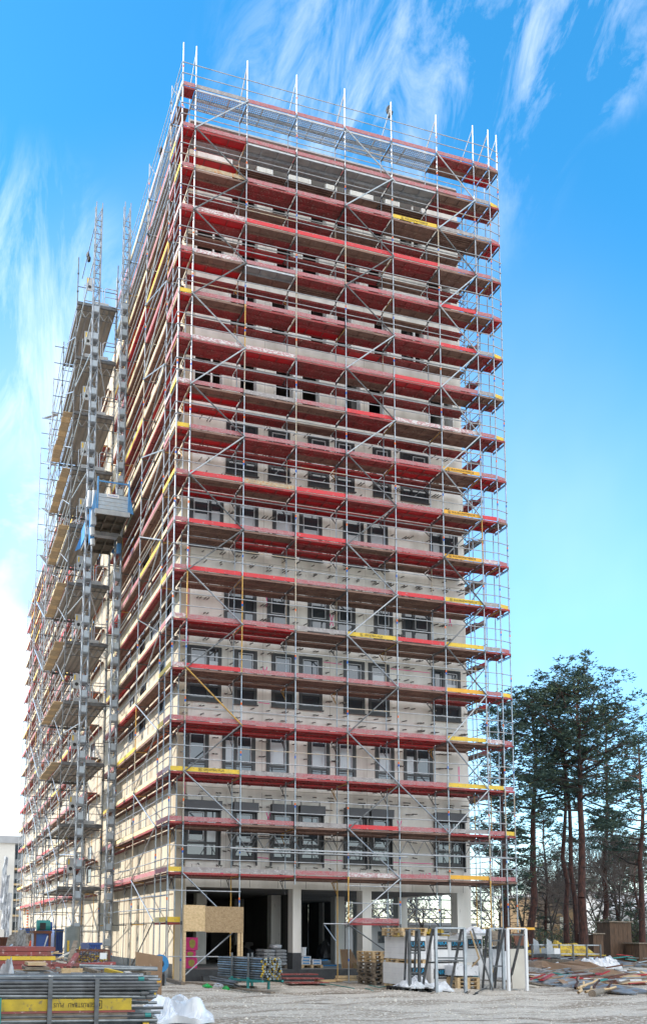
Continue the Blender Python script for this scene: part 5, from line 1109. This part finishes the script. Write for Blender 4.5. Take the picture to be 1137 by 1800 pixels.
# --- tube pack in a teal cradle
ck = thing('tube_cradle', 'teal and grey stillage carrying a tight pack of tubes near the columns', 'rack', (2, -3.2, GZ))
c0, c1 = P3(398, 1700, -2.0), P3(478, 1712, -5.0)
d = Vector((c1.x-c0.x, -3.0, 0)).normalized(); n_ = Vector((-d.y, d.x, 0)); A = Vector((c0.x, -2.0, 0)); Bq = Vector((c1.x, -5.0, 0))
for t in (.36, .72):
    for s_ in (-.42, .42):
        p = A.lerp(Bq, t)+n_*s_; m = MB(); m.bar((p.x, p.y, .12), (p.x, p.y, 1.12), .03, .03, 'galv_dark'); m.bar((p.x, p.y, GZ), (p.x, p.y, .3), .04, .04, 'teal'); m.build('post', ck)
    p = A.lerp(Bq, t); m = MB(); m.bar(p-n_*.46+Vector((0, 0, .16)), p+n_*.46+Vector((0, 0, .16)), .04, .04, 'teal'); m.build('foot', ck)
m = MB(); 
for s_ in (-.4, .4): m.bar(A.lerp(Bq, .3)+n_*s_+Vector((0, 0, .2)), A.lerp(Bq, 1.02)+n_*s_+Vector((0, 0, .2)), .035, .035, 'teal')
m.build('side_rail', ck); rd = random.Random(4)
for r_ in range(9):
    for q in range(8):
        z = .28+r_*.082; s_ = -.34+q*.096; o_ = rd.uniform(-.05, .05); m = MB(); a = A+n_*s_+d*o_+Vector((0, 0, z)); b = Bq+n_*s_+d*(o_+rd.uniform(-.03, .1))+Vector((0, 0, z))
        m.tube(a, b, .036, rd.choice(('tube_new', 'galv_dark', 'tube_new')), 7); m.tube(b-d*.12, b-d*.02, .045, rd.choice(('toe_y', 'toe_y', 'galv_dark', 'galv_dark', 'black')), 7)
        one(m, 'scaffold_tube', 'scaffold tube packed in the teal stillage near the columns', 'tube', 'tubes packed in the teal stillage')
for q in range(12):
    a = P3(372+rd.uniform(-3, 3), 1716+rd.uniform(0, 8), -3); b = P3(415+rd.uniform(-5, 8), 1724+rd.uniform(0, 12), -4.2); m = MB(); m.tube(a, b, .03, 'galv_dark', 6); one(m, 'scaffold_tube', 'short dark tube in the tied bundle left of the teal stillage', 'tube', 'short dark tubes in a bundle')
crumple('white_rag', 'small white rag on the ground before the short tube bundle', 'rag', (gnd(385, 1733).x, gnd(385, 1733).y, GZ), .18, .4, .14, 'plastic', 4, 10)
for n, (xa, ya, xb, yb_) in enumerate(((352, 1731, 378, 1738), (388, 1737, 407, 1740))):
    a, b = gnd(xa, ya), gnd(xb, yb_); crumple('green_netting', ('bright green netting lying left of the short tube bundle', 'second scrap of green netting nearer the teal stillage')[n], 'netting', ((a.x+b.x)/2, (a.y+b.y)/2, GZ+.01), abs(b.x-a.x)/2, .3, .12, 'green_net', 6+n, 12, 1.6)
beam(gnd(325, 1730)+Vector((0, 0, .05)), gnd(450, 1737)+Vector((0, 0, .03)), .06, .035, 'timber_old', 'timber_beam', 'long thin plank on the gravel in front of the hoarding')
beam(gnd(405, 1738)+Vector((0, 0, .04)), gnd(480, 1747)+Vector((0, 0, .04)), .08, .03, 'timber_old', 'timber_beam', 'rust coloured plank nearest the camera below the teal stillage')
beam(gnd(288, 1723)+Vector((0, 0, .06)), gnd(322, 1732)+Vector((0, 0, .06)), .08, .06, 'timber_old', 'timber_beam', 'short timber under the corner scaffold pole')
beam(Vector((1.2, 1.2, .02)), Vector((4.2, 1.3, .02)), .12, .1, 'bitumen', 'kerb_beam', 'black bitumen edge strip before the floor slab')
# --- sacks and tubs on the floor slab
def pallet(base, w, d_, label, group, rot=0, mt='timber_old'):
    t = thing('pallet', label, 'pallet', base, group); x, y, z = base; top = MB(); bt = MB()
    for q in range(5): yy = y+d_*q/4.6; top.box(x, x+w, yy, yy+d_/7, z+.11, z+.135, mt)
    for q in range(3): xx = x+(w-.1)*q/2; top.box(xx, xx+.1, y, y+d_, z+.085, z+.109, mt)
    for q in range(3):
        for r_ in range(3): bt.box(x+(w-.12)*q/2, x+(w-.12)*q/2+.12, y+(d_-.2)*r_/2, y+(d_-.2)*r_/2+.2, z+.022, z+.084, mt)
        bt.box(x+(w-.12)*q/2, x+(w-.12)*q/2+.12, y, y+d_, z, z+.021, mt)
    top.build('top_board', t); bt.build('block', t); return t
def sack(c, s, label, group, seed, m_='sack', name='sack'):
    rd = random.Random(seed); m = MB(); k = m.mi(m_); nu, nv = 12, 8
    for j in range(nv+1):
        for i_ in range(nu):
            a = 2*math.pi*i_/nu; ph = math.pi*j/nv; f = lambda v: math.copysign(abs(v)**.55, v)
            m.v.append((c[0]+s[0]*f(math.cos(a))*abs(math.sin(ph))**.45*rd.uniform(.93, 1.05), c[1]+s[1]*f(math.sin(a))*abs(math.sin(ph))**.45*rd.uniform(.93, 1.05), c[2]+s[2]*f(math.cos(ph))*rd.uniform(.9, 1.1)))
    for j in range(nv):
        for i_ in range(nu): m.f.append((j*nu+i_, (j+1)*nu+i_, (j+1)*nu+(i_+1) % nu, j*nu+(i_+1) % nu)); m.m.append(k)
    m.smooth = True; return one(m, name, label, 'sack', group)
a = P3(465, 1700, 3.2); b = P3(505, 1700, 3.2); pallet((a.x, 3.2, .345), b.x-a.x, 1.4, 'pallet under the pile of cement sacks by the left column', None)
rd = random.Random(19); W_ = (b.x-a.x)
for r_ in range(5):
    for q in range(2):
        for dpt in range(2): sack((a.x+W_*(.27+.5*q)+rd.uniform(-.03, .03), 3.5+dpt*.7, .53+r_*.135), (W_*.27, .34, .07), 'grey cement sack in the pile beside the left column', 'cement sacks by the left column', r_*4+q*2+dpt)
sack((a.x+.62, 3.6, 1.26), (.24, .34, .1), 'crumpled plastic topped sack crowning the cement pile', None, 77, 'foil')
x0 = P3(530, 1700, 3.4).x; pallet((x0, 3.4, .345), 1.0, 1.2, 'low pallet with blue and white bags right of the left column', None, 0, 'timber')
for q, (dx, z) in enumerate(((.0, .49), (.0, .62), (.5, .49), (.5, .6), (.02, .74))): 
    m = MB(); m.box(x0+dx+.02, x0+dx+.44, 3.45, 4.3, z, z+.11, 'foil'); m.box(x0+dx+.08, x0+dx+.38, 3.446, 3.449, z+.025, z+.08, 'paper_blue'); one(m, 'bag', 'blue and white printed bag on the low pallet', 'bag', 'printed bags on the low pallet')
m = MB(); m.tube((x0+.16, 3.7, .86), (x0+.16, 3.7, 1.2), .15, 'white_paint', 16, .17); m.tube((x0+.16, 3.7, 1.2), (x0+.16, 3.7, 1.23), .18, 'white_paint', 16); one(m, 'bucket', 'white bucket on top of the printed bags', 'bucket')
m = MB(); m.tube((P3(537, 1688, 4).x, 4.6, .40), (P3(598, 1688, 4).x, 4.4, .42), .03, 'paper_blue', 8); m.bar((P3(545, 1682, 6).x, 6, .6), (P3(576, 1682, 6).x, 6, .62), .03, .03, 'paper_blue'); one(m, 'pipe', 'light blue pipe lying on the floor slab', 'pipe')
m = MB(); a = P3(602, 1703, 3); k = m.mi('board_brown'); m.poly([(a.x, 3, .345), (a.x+.85, 3, .345), (a.x+.75, 3.8, 1.15), (a.x+.25, 3.8, 1.15)], 'board_brown'); m.poly([(a.x, 3.05, .345), (a.x+.25, 3.85, 1.15), (a.x+.75, 3.85, 1.15), (a.x+.85, 3.05, .345)], 'board_brown'); m.bar((a.x, 3.025, .345), (a.x+.25, 3.825, 1.15), .025, .01, 'timber'); one(m, 'plywood_board', 'brown plywood board leaning against the middle column', 'board')
m = MB(); m.box(a.x+.5, a.x+.95, 2.6, 3.0, .345, .58, 'timber'); m.box(a.x+.5, a.x+.95, 2.58, 2.598, .45, .47, 'timber_old'); one(m, 'timber_box', 'small stack of light timber by the middle column', 'timber')
for n, (xa, ya, xb, yb_, z, lb) in enumerate(((592, 1716, 640, 1714, .16, 'upper long light plank before the slab edge'), (590, 1722, 640, 1720, .05, 'lower long light plank before the slab edge'), (555, 1724, 595, 1722, .0, 'thin plank lying left of the two light planks'))):
    a, b = P3(xa, ya, .3), P3(xb, yb_, .3); beam((a.x, .3, GZ+.06+z), (b.x+.2, .5, GZ+.06+z), .12, .045, 'timber', 'timber_plank', lb, 'plank')
m = MB(); rd = random.Random(2)
for q in range(5):
    for r_ in range(3): x = P3(498, 1715, 0).x+q*.32+r_*.1; y = -.9+r_*.8+rd.uniform(-.05, .05); m.box(x, x+.3, y, y+.76, GZ+.02+.13*r_, GZ+.06+.13*r_, 'red_deck')
one(m, 'ramp', 'pinkish plank ramp rising from the gravel to the floor slab', 'ramp')
crumple('black_sack', 'dark heap of rubble bags inside behind the cement sacks', 'rubbish', (P3(440, 1690, 8).x, 9, .345), .9, 1.2, .8, 'black', 31, 16, 1.5)
m = MB(); 
for q in range(6): m.box(4.9+q*.28, 5.3+q*.28, 10+.3*q, 11.5+.3*q, .345+.17*q, .345+.17*(q+1)-.005, 'concrete_dark')
one(m, 'stair', 'dark concrete stair inside the ground floor', 'stair')
# --- stack of empty pallets, and the block packs
a = P3(637, 1728, -.6); 
for q in range(9): pallet((a.x+random.Random(q).uniform(-.04, .04), -1.6+random.Random(q+9).uniform(-.06, .06), GZ+.0+q*.142), .78, 1.5, ('lowest', 'second', 'third', 'fourth', 'fifth', 'sixth', 'seventh', 'eighth', 'topmost')[q]+' pallet counted from the ground in the tall stack of empties', 'empty pallets in the tall stack', 0, 'timber_old' if q < 6 else 'timber')
txt_u = textmesh('UNiKA', .235, 'letter_cyan'); txt_k = textmesh('KALKSANDSTEIN', .062, 'letter_white')
def logo_panel(parent, x, y, z, w_, n_=1, s=1.):
    m = MB(); m.box(x, x+w_, y-.008, y-.002, z, z+.36*s, 'black'); t = MB().add(txt_u); wd = max(v[0] for v in t.v)-min(v[0] for v in t.v); t.xf(Matrix.Diagonal((w_*.92/wd, s, 1, 1))); t.xf(frame_mx((x+w_/2, y-.011, z+.235*s), (1, 0, 0), (0, 0, 1))); m.add(t)
    t = MB().add(txt_k); wd = max(v[0] for v in t.v)*2; t.xf(Matrix.Diagonal((w_*.86/wd, s, 1, 1))); t.xf(frame_mx((x+w_/2, y-.011, z+.07*s), (1, 0, 0), (0, 0, 1))); m.add(t); m.build('printed_logo', parent)
def pack(x0p, x1p, Y, z0, h, dep, label, lz=.3, logo_=True, pal=True, wrap=False):
    a, b = P3(x0p, 1690, Y), P3(x1p, 1690, Y); t = thing('block_pack', label, 'block pack', (a.x, Y, z0), 'packs of white building blocks')
    m = MB(); nx, ny, nz = 2, 4, 4 if not wrap else 1; w_ = b.x-a.x; z0_ = z0+.005
    if wrap: m.box(a.x, b.x, Y, Y+dep, z0_, z0+h, 'foil')
    else:
        for i_ in range(nx):
            for j in range(ny):
                for q in range(nz): m.box(a.x+w_*i_/nx+.002, a.x+w_*(i_+1)/nx-.002, Y+dep*j/ny+.004, Y+dep*(j+1)/ny-.003, z0_+(h-.005)*q/nz+.002, z0_+(h-.005)*(q+1)/nz-.002, 'block_white')
        m.box(a.x+.01, b.x-.01, Y+.012, Y+dep-.012, z0_+.006, z0+h-.008, 'sack')
    m.build('block_layer', t)
    if logo_: logo_panel(t, a.x+w_*.15, Y, z0+lz, w_*.8)
    return a.x, b.x
px0, px1 = P3(716, 1690, -5).x, P3(749, 1690, -5).x
def pp(x0p, x1p, Y, z, dep, lb): a, b = P3(x0p, 1690, Y), P3(x1p, 1690, Y); pallet((a.x, Y, z), b.x-a.x, dep, lb, 'pallets under the block packs', 0, 'timber')
pp(716, 748, -5, GZ, 1.9, 'pallet under the left block pack'); pack(715, 748, -5, GZ+.14, .78, 1.95, 'lower left pack of white blocks with a printed logo, seams showing', .28)
pp(717, 748, -4.95, .80, 1.8, 'pallet between the two left block packs'); pack(717, 749, -4.95, .94, .80, 1.9, 'upper left pack of white blocks nearest the pallet stack', .3)
pp(757, 788, -4.2, GZ, 1.9, 'pallet under the second column of block packs'); pack(757, 788, -4.2, GZ+.14, .76, 1.9, 'lower pack of white blocks second from the left, behind a steel frame', .2)
pack(758, 788, -4.2, .84, .95, 1.9, 'upper pack of white blocks second from the left, logo facing front', .45)
pack(789, 816, -4.0, .84, .93, 1.9, 'upper pack of white blocks third from the left', .42); pack(789, 816, -4.0, GZ+.14, .76, 1.9, 'lower pack of white blocks third from the left, in shade', .3, False)
pack(818, 848, -3.4, .80, 1.0, 1.9, 'upper right pack of white blocks with the highest logo', .52); 
pack(800, 840, -5.0, .36, .36, 1.3, 'low foil wrapped pack in front of the right block packs', .3, False, wrap=True)
for q in range(3): pp(803, 842, -5.0, GZ+.14*q, 1.4, ('bottom', 'middle', 'top')[q]+' pallet under the low foil wrapped pack')
pp(708, 750, -4.9, 1.78, 1.7, 'pallet lying on top of the left block packs'); pp(706, 752, -4.85, 1.925, 1.6, 'upper pallet lying on top of the left block packs')
for n, (xa, xb, y, Y) in enumerate(((738, 780, 1634, -3.5), (750, 790, 1642, -3.2), (700, 708, 1641, -2))):
    a, b = P3(xa, y, Y), P3(xb, y, Y); m = MB(); m.box(a.x, b.x, Y, Y+.5, a.z-.15, a.z-.02, 'yellow_net'); 
    for q in range(4): x = a.x+(b.x-a.x)*(q+.5)/4; m.box(x-.04, x+.04, Y-.04, Y+.54, a.z-.17, a.z+.02, 'yellow_net')
    one(m, 'formwork_beam', ('yellow formwork beam lying on the second block pack', 'lower yellow formwork beam on the block packs', 'small yellow piece between pallet stack and block packs')[n], 'beam')
m = MB(); a, b = P3(775, 1640, -4.4), P3(860, 1637, -4.4); m.box(a.x, b.x, -4.4, -3.4, a.z-.05, a.z, 'grey_sheet'); one(m, 'cover_board', 'pale board lying across the tops of the block packs', 'board')
crumple('plastic_sheet', 'bunched clear plastic on top of the right block packs', 'plastic sheet', (P3(845, 1630, -3).x, -2.6, 1.84), .45, .7, .35, 'foil', 12, 16, 1.6)
# --- steel frames standing before the packs
def frame_stand(label, x0, x1, yt, yb, Y, dY, mt='galv', cross=(.35, .62), legs=True, r=.045):
    a, b = P3(x0, yb, Y), P3(x1, yb, Y); zt = P3(x0, yt, Y).z; t = thing('steel_frame', label, 'frame', (a.x, Y, GZ), 'steel frames before the block packs')
    for X in (a.x, b.x): m = MB(); m.bar((X, Y, GZ), (X, Y+dY*.0, zt), r, r, mt); m.build('post', t)
    for X in (a.x, b.x): m = MB(); m.bar((X+.25, Y+dY, GZ), (X-.05, Y+.1, zt-.02), r*.8, r*.8, 'galv_dark'); m.build('back_leg', t)
    for c in (1,)+tuple(cross): z = GZ+(zt-GZ)*c; m = MB(); m.bar((a.x, Y, z), (b.x, Y, z), r*.6, r*.6, mt if c == 1 else 'galv_dark'); m.build('crossbar', t)
    return t
frame_stand('front bright steel frame in the middle of the block packs', 767, 818, 1631, 1746, -7.2, 1.5, 'galv', (.5, .54, .8))
frame_stand('darker steel frame leaning behind the bright one', 720, 737, 1634, 1735, -5.9, .9, 'galv_dark', (.3, .62))
frame_stand('narrow grey steel frame right of the block packs', 863, 885, 1632, 1738, -5.2, 1.0, 'galv', (.38, .8))
frame_stand('pale steel frame at the right end holding the panels', 894, 926, 1632, 1742, -6.2, 1.6, 'white_paint', (.9,))
m = MB(); a = P3(830, 1632, -5.5); b = P3(866, 1732, -5.8); m.bar((a.x, -5.5, a.z), (b.x, -5.8, GZ), .02, .03, 'galv_dark'); one(m, 'prop', 'thin dark steel prop leaning right of the block packs', 'prop')
m = MB(); a = P3(826, 1636, -5.4); b = P3(842, 1685, -5.5); m.bar((a.x, -5.4, a.z), (b.x, -5.5, b.z), .02, .03, 'timber'); m.bar((b.x, -5.5, b.z), (b.x, -5.0, .7), .02, .02, 'timber'); one(m, 'lath', 'light wooden lath leaning on the block packs', 'lath')
# --- panels and doors leaning on the right
def panel(x0, x1, yt, yb, Y, m_, label, th=.05, name='wall_panel', lean=.12):
    a, b = P3(x0, yb, Y), P3(x1, yb, Y); zt = P3(x0, yt, Y).z; z0 = max(GZ, a.z); m = MB()
    m.obox(((a.x+b.x)/2, Y+lean/2, (z0+zt)/2), ((b.x-a.x)/2, 0, 0), (0, th/2, 0), (0, lean/2, (zt-z0)/2), m_); return one(m, name, label, 'panel')
panel(900, 925, 1668, 1738, -5.0, 'panel_beige', 'plain beige panel standing at the right end of the rack')
panel(843, 863, 1684, 1722, -4.3, 'block_white', 'small bright white panel between packs and rack')
panel(868, 884, 1668, 1718, -4.0, 'foil', 'bluish white panel inside the grey frame')
panel(886, 896, 1672, 1722, -3.6, 'foil', 'narrow white panel left of the beige one')
panel(905, 929, 1640, 1662, -4.6, 'rust', 'brown board resting above the beige panel'); panel(866, 886, 1636, 1662, -3.8, 'timber_old', 'dark grey board between the two right frames')
panel(895, 932, 1630, 1634, -5.4, 'toe_o', 'orange edged board lying on the right frame', .5, lean=.0); panel(924, 928, 1636, 1664, -5.6, 'toe_y', 'short yellow post on the right frame', .06)
m = MB(); m.box(P3(864, 1662, -4.1).x, P3(880, 1662, -4.1).x, -4.2, -4.0, P3(870, 1668, -4.1).z, P3(870, 1664, -4.1).z, 'black'); one(m, 'bracket', 'small black bracket on the grey frame', 'bracket')
# --- white bags on a black pallet
a = gnd(706, 1743); pallet((a.x, a.y, GZ), 1.35, 1.2, 'dark plastic pallet under the white bags', None, 0, 'black')
for n, (x, y, sx, h, lb) in enumerate(((719, 1731, .30, .30, 'left crumpled white bag on the dark pallet'), (735, 1724, .36, .46, 'largest crumpled white bag on the dark pallet'), (772, 1732, .42, .36, 'white bag with yellow stains right of the dark pallet'))):
    c = P3(x, y, a.y+.4); crumple('rubble_bag', lb, 'bag', (c.x, a.y+.5, GZ+.13 if n < 2 else GZ), sx, .5, h, 'plastic', 50+n, 16, 1.3)
for n in range(7):
    rd = random.Random(n); c = gnd(rd.uniform(745, 835), rd.uniform(1736, 1752)); m = MB(); L = rd.uniform(.2, .5); t_ = rd.uniform(0, 3); m.bar((c.x, c.y, GZ+.04), (c.x+L*math.cos(t_), c.y+L*math.sin(t_), GZ+.10), .02, .015, rd.choice(('black', 'timber_old'))); one(m, 'scrap_strip', 'dark scrap strip on the gravel below the steel frames', 'scrap', 'scrap strips below the steel frames')
for n, (pts) in enumerate(([(562, 1731), (578, 1731), (600, 1735), (612, 1737), (622, 1739)], [(648, 1733), (665, 1737), (680, 1735), (690, 1738)], [(642, 1739), (650, 1741), (656, 1744)], [(835, 1747), (845, 1742), (855, 1738)])):
    m = MB(); m.path([gnd(x, y)+Vector((0, 0, .03)) for x, y in pts], .018, 'teal' if n < 3 else 'black', 5); one(m, 'strap', ('long teal strap curling on the gravel before the ramp', 'teal strap on the gravel before the pallet stack', 'short teal strap piece on the gravel', 'black cable end on the gravel by the frames')[n], 'strap')
# --- debris field on the right
def heap(x0, x1, y0, y1, h, m_, label, seed, name='rubbish_heap', cat='rubbish', rough=1.3, n=18):
    a, b = gnd(x0, y1), gnd(x1, y1); c = gnd((x0+x1)/2, y0); mid = gnd((x0+x1)/2, y1); sy = max(.4, min(6, (c.y-mid.y)/2)); crumple(name, label, cat, ((a.x+b.x)/2, mid.y+sy, GZ), (b.x-a.x)/2*1.0, sy, h, m_, seed, n, rough)
heap(938, 1028, 1690, 1712, .95, 'timber_old', 'brown timber heap under the yellow netting', 81); 
c = gnd(983, 1700); crumple('yellow_netting', 'tangle of yellow netting on top of the timber heap', 'netting', (P3(983, 1680, c.y+2).x, c.y+2, .62), 2.4, 1.3, .75, 'yellow_net', 82, 34, 3.2)
heap(932, 1012, 1700, 1722, .5, 'red_sheet', 'dark red tarpaulin spread over rubbish near the rack', 83, 'tarpaulin', 'tarpaulin', .6)
heap(930, 970, 1713, 1726, .22, 'teal', 'teal netting at the foot of the red tarpaulin', 84, 'netting', 'netting')
heap(1000, 1095, 1688, 1722, .45, 'rubble', 'pale rubble mound right of the red tarpaulin', 85)
heap(1075, 1150, 1702, 1722, .75, 'board_brown', 'low brown heap of boards at the right edge', 86)
heap(1095, 1160, 1684, 1700, .7, 'blue_sheet', 'blue plastic sheet over boards at the right edge', 87, 'tarpaulin', 'tarpaulin', .8)
heap(1060, 1150, 1672, 1690, 1.1, 'red_sheet', 'faded red tarpaulin behind the blue sheet', 88, 'tarpaulin', 'tarpaulin', .8)
heap(1040, 1120, 1727, 1739, .34, 'grey_sheet', 'long grey plastic sheet lying in front of the debris', 89, 'plastic_sheet', 'plastic sheet', .7)
heap(1100, 1165, 1733, 1746, .28, 'blue_sheet', 'pale blue sheet with dark edge at the lower right', 90, 'plastic_sheet', 'plastic sheet', .7)
heap(935, 1000, 1718, 1730, .14, 'rubble', 'thin strip of rubble before the red tarpaulin', 91)
heap(1000, 1100, 1676, 1690, 1.0, 'timber_old', 'dark heap of cut wood below the trees', 92)
rd = random.Random(23); cols = ('timber_old', 'timber', 'board_brown', 'rust', 'grey_sheet', 'galv', 'blue_sheet', 'red_sheet', 'foil', 'rust', 'teal', 'panel_beige', 'board_brown', 'toe_r')
for k in range(190):
    x = rd.uniform(932, 1137); y = rd.uniform(1684, 1735); c = gnd(x, y); a = rd.uniform(-.5, .5)+(0 if rd.random() < .8 else 1.2); L = rd.uniform(.4, 2.2); z = GZ+rd.uniform(.1, .75)*(1740-y)/55+.05; m = MB()
    m.bar((c.x-L/2*math.cos(a), c.y-L/2*math.sin(a), z), (c.x+L/2*math.cos(a), c.y+L/2*math.sin(a), z+rd.uniform(-.25, .25)), rd.uniform(.03, .16), rd.uniform(.012, .035), rd.choice(cols)); one(m, 'scrap_board', 'scrap board or strip in the debris field on the right', 'scrap', 'scrap boards in the debris field')
for n, (x, y, s) in enumerate(((1036, 1686, .5), (1050, 1684, .55), (1062, 1684, .5), (1070, 1687, .42))):
    c = gnd(x, y+14); c.y = min(c.y, 8); c = P3(x, y, c.y); crumple('rubble_bag', ('leftmost', 'second', 'third', 'rightmost')[n]+' of four pale bags behind the rubble mound', 'bag', (c.x, c.y, GZ+.3), s, .6, .7, 'foil', 93+n, 12, 1.2)
for n, (x0, x1, y0, y1, h, m_, lb) in enumerate(((1010, 1060, 1716, 1728, .3, 'board_brown', 'splintered brown boards before the pale rubble mound'), (1090, 1137, 1718, 1730, .35, 'rust', 'rust brown heap of scrap at the right edge'), (950, 1000, 1680, 1690, 1.1, 'timber_old', 'dark brushwood heap behind the yellow netting'), (1040, 1080, 1700, 1712, .5, 'timber_old', 'dark scrap heap in the middle of the debris field'))):
    heap(x0, x1, y0, y1, h, m_, lb, 120+n, rough=2.0)
# driftwood roots at the lower right
for n in range(9):
    rd = random.Random(200+n); m = MB(); c = gnd(rd.uniform(1010, 1075), rd.uniform(1736, 1750)); a = rd.uniform(.2, 1.0); L = rd.uniform(.8, 1.9); p0 = c+Vector((0, 0, .06)); p1 = c+Vector((L*math.cos(a), L*math.sin(a)*1.2, rd.uniform(.1, .45))); limb(m, p0, p1, .05, .035, rd.choice(('bark_pine', 'timber_old', 'timber')), 4, .06, rd); one(m, 'branch', 'broken branch in the small woodpile at the lower right', 'branch', 'branches in the small woodpile')
m = MB(); a, b = gnd(1040, 1750), gnd(1090, 1744); m.tube((a.x, a.y, GZ+.06), (b.x, b.y+.6, GZ+.1), .13, 'timber_old', 9, .08); one(m, 'log', 'thick grey log lying in front of the small woodpile', 'log')
# sheds, fence, trailer behind the debris
mat('shed_wood', (.13, .075, .045), .85, (.07, .045, .03), 5, stretch=(3, 3, .4), bump=.3)
for n, (x0, x1, yt, Y, lb) in enumerate(((1072, 1110, 1612, 28, 'brown plank shed with vertical boards right of the thick pine'), (1122, 1150, 1650, 26, 'lower brown plank box at the right edge'), (1042, 1060, 1633, 26, 'small brown crate standing by the thick pine trunk'))):
    a, b = P3(x0, 1660, Y), P3(x1, 1660, Y); zt = P3(x0, yt+8, Y).z; t = thing('shed', lb, 'shed', (a.x, Y, GZ)); m = MB(); w_ = b.x-a.x; k = max(3, int(w_/.35))
    m.box(a.x+.03, b.x-.03, Y+.03, Y+1.6, GZ, zt-.08, 'shed_wood')
    for q in range(k): m.box(a.x+w_*q/k+.01, a.x+w_*(q+1)/k-.01, Y, Y+.03, GZ, zt-.05-.06*(q % 2), 'shed_wood')
    m.build('wall', t); m = MB(); m.box(a.x-.1, b.x+.1, Y-.12, Y+1.8, zt-.04, zt+.04, 'timber_old'); m.build('roof', t)
fe = thing('fence', 'low grey post and rail fence running behind the debris field', 'fence', (26, 18, GZ))
for q in range(6): x = P3(935+q*24, 1680, 16).x; m = MB(); m.bar((x, 16, GZ), (x, 16, 1.35), .04, .04, 'galv_dark'); m.build('post', fe)
for z in (.75, 1.3): m = MB(); m.bar((P3(930, 1680, 16).x, 16.06, z), (P3(1055, 1680, 16).x, 16.06, z), .03, .03, 'galv'); m.build('rail', fe)
tr_ = thing('trailer', 'small white trailer parked behind the rack under the pines', 'trailer', (22, 14, GZ)); a, b = P3(960, 1650, 15), P3(984, 1650, 15); m = MB(); m.box(a.x, b.x, 15, 16.5, .55, .75, 'galv_dark'); m.poly([(a.x, 15, .76), (a.x+.5, 15, .76), (a.x+.35, 15, 1.5), (a.x, 15, 1.7)], 'hoist_grey'); m.poly([(a.x, 16.4, .76), (a.x+.5, 16.4, .76), (a.x+.35, 16.4, 1.5), (a.x, 16.4, 1.7)], 'hoist_grey'); m.box(a.x+.55, b.x, 15.05, 16.4, .76, 1.1, 'white_paint'); m.build('body', tr_)
for x in (a.x+.4, b.x-.4): m = MB(); m.tube((x, 14.9, .22), (x, 15.05, .22), .34, 'black', 16); m.build('wheel', tr_)
# rear support scaffold seen through the ground floor
rs = thing('support_scaffold', 'dark lattice support scaffold behind the open ground floor', 'scaffold', (16, 26, GZ)); rd = random.Random(5)
for x in [6+1.9*q for q in range(12)]: m = MB(); m.tube((x, 25, GZ), (x, 25, 5.2), .05, 'galv_dark', 6); m.build('pole', rs)
for z0 in (3.0, 4.3): 
    m = MB(); m.tube((5, 25, z0), (29, 25, z0), .05, 'galv_dark'); m.tube((5, 25, z0+.6), (29, 25, z0+.6), .05, 'galv_dark'); x = 5; u = 0
    while x < 28.5: m.tube((x, 25, z0 if u else z0+.6), (x+.6, 25, z0+.6 if u else z0), .035, 'galv_dark'); x += .6; u = 1-u
    m.build('lattice_girder', rs)
m = MB(); m.box(8.0, 10.4, 25.2, 25.3, 1.0, 2.9, 'board_brown'); m.box(8.0, 10.4, 25.15, 25.3, 2.95, 3.1, 'grey_sheet'); m.build('board_infill', rs)
crumple('big_bag', 'dark and white bulk bag hanging inside the rear opening', 'bag', (P3(578, 1670, 16).x, 16, .5), .7, .7, 1.5, 'black', 99, 14, 1.0)
# dark bundles caught on the top rails
for n, (x, y, Y, s, lb) in enumerate(((683, 192, .5, .2, 'small black bundle hanging from the top end rail of the front scaffold'), (283, 265, 8, .24, 'small black bundle on the top rail of the side scaffold'), (155, 448, 12.5, .2, 'small black bundle on the stay left of the hoist mast'))):
    c = P3(x, y, Y); m = MB(); rd = random.Random(n); rock(m, c, (s*.5, s, s*.95), 'black', rd); rock(m, c+Vector((s*.35, 0, -s*1.2)), (s*.5, s, s*.8), 'black', rd)
    if n == 2: m.tube(P3(145, 490, 12.8), P3(168, 395, 10.3), .02, 'galv_dark')
    one(m, 'black_bundle', lb, 'bundle')
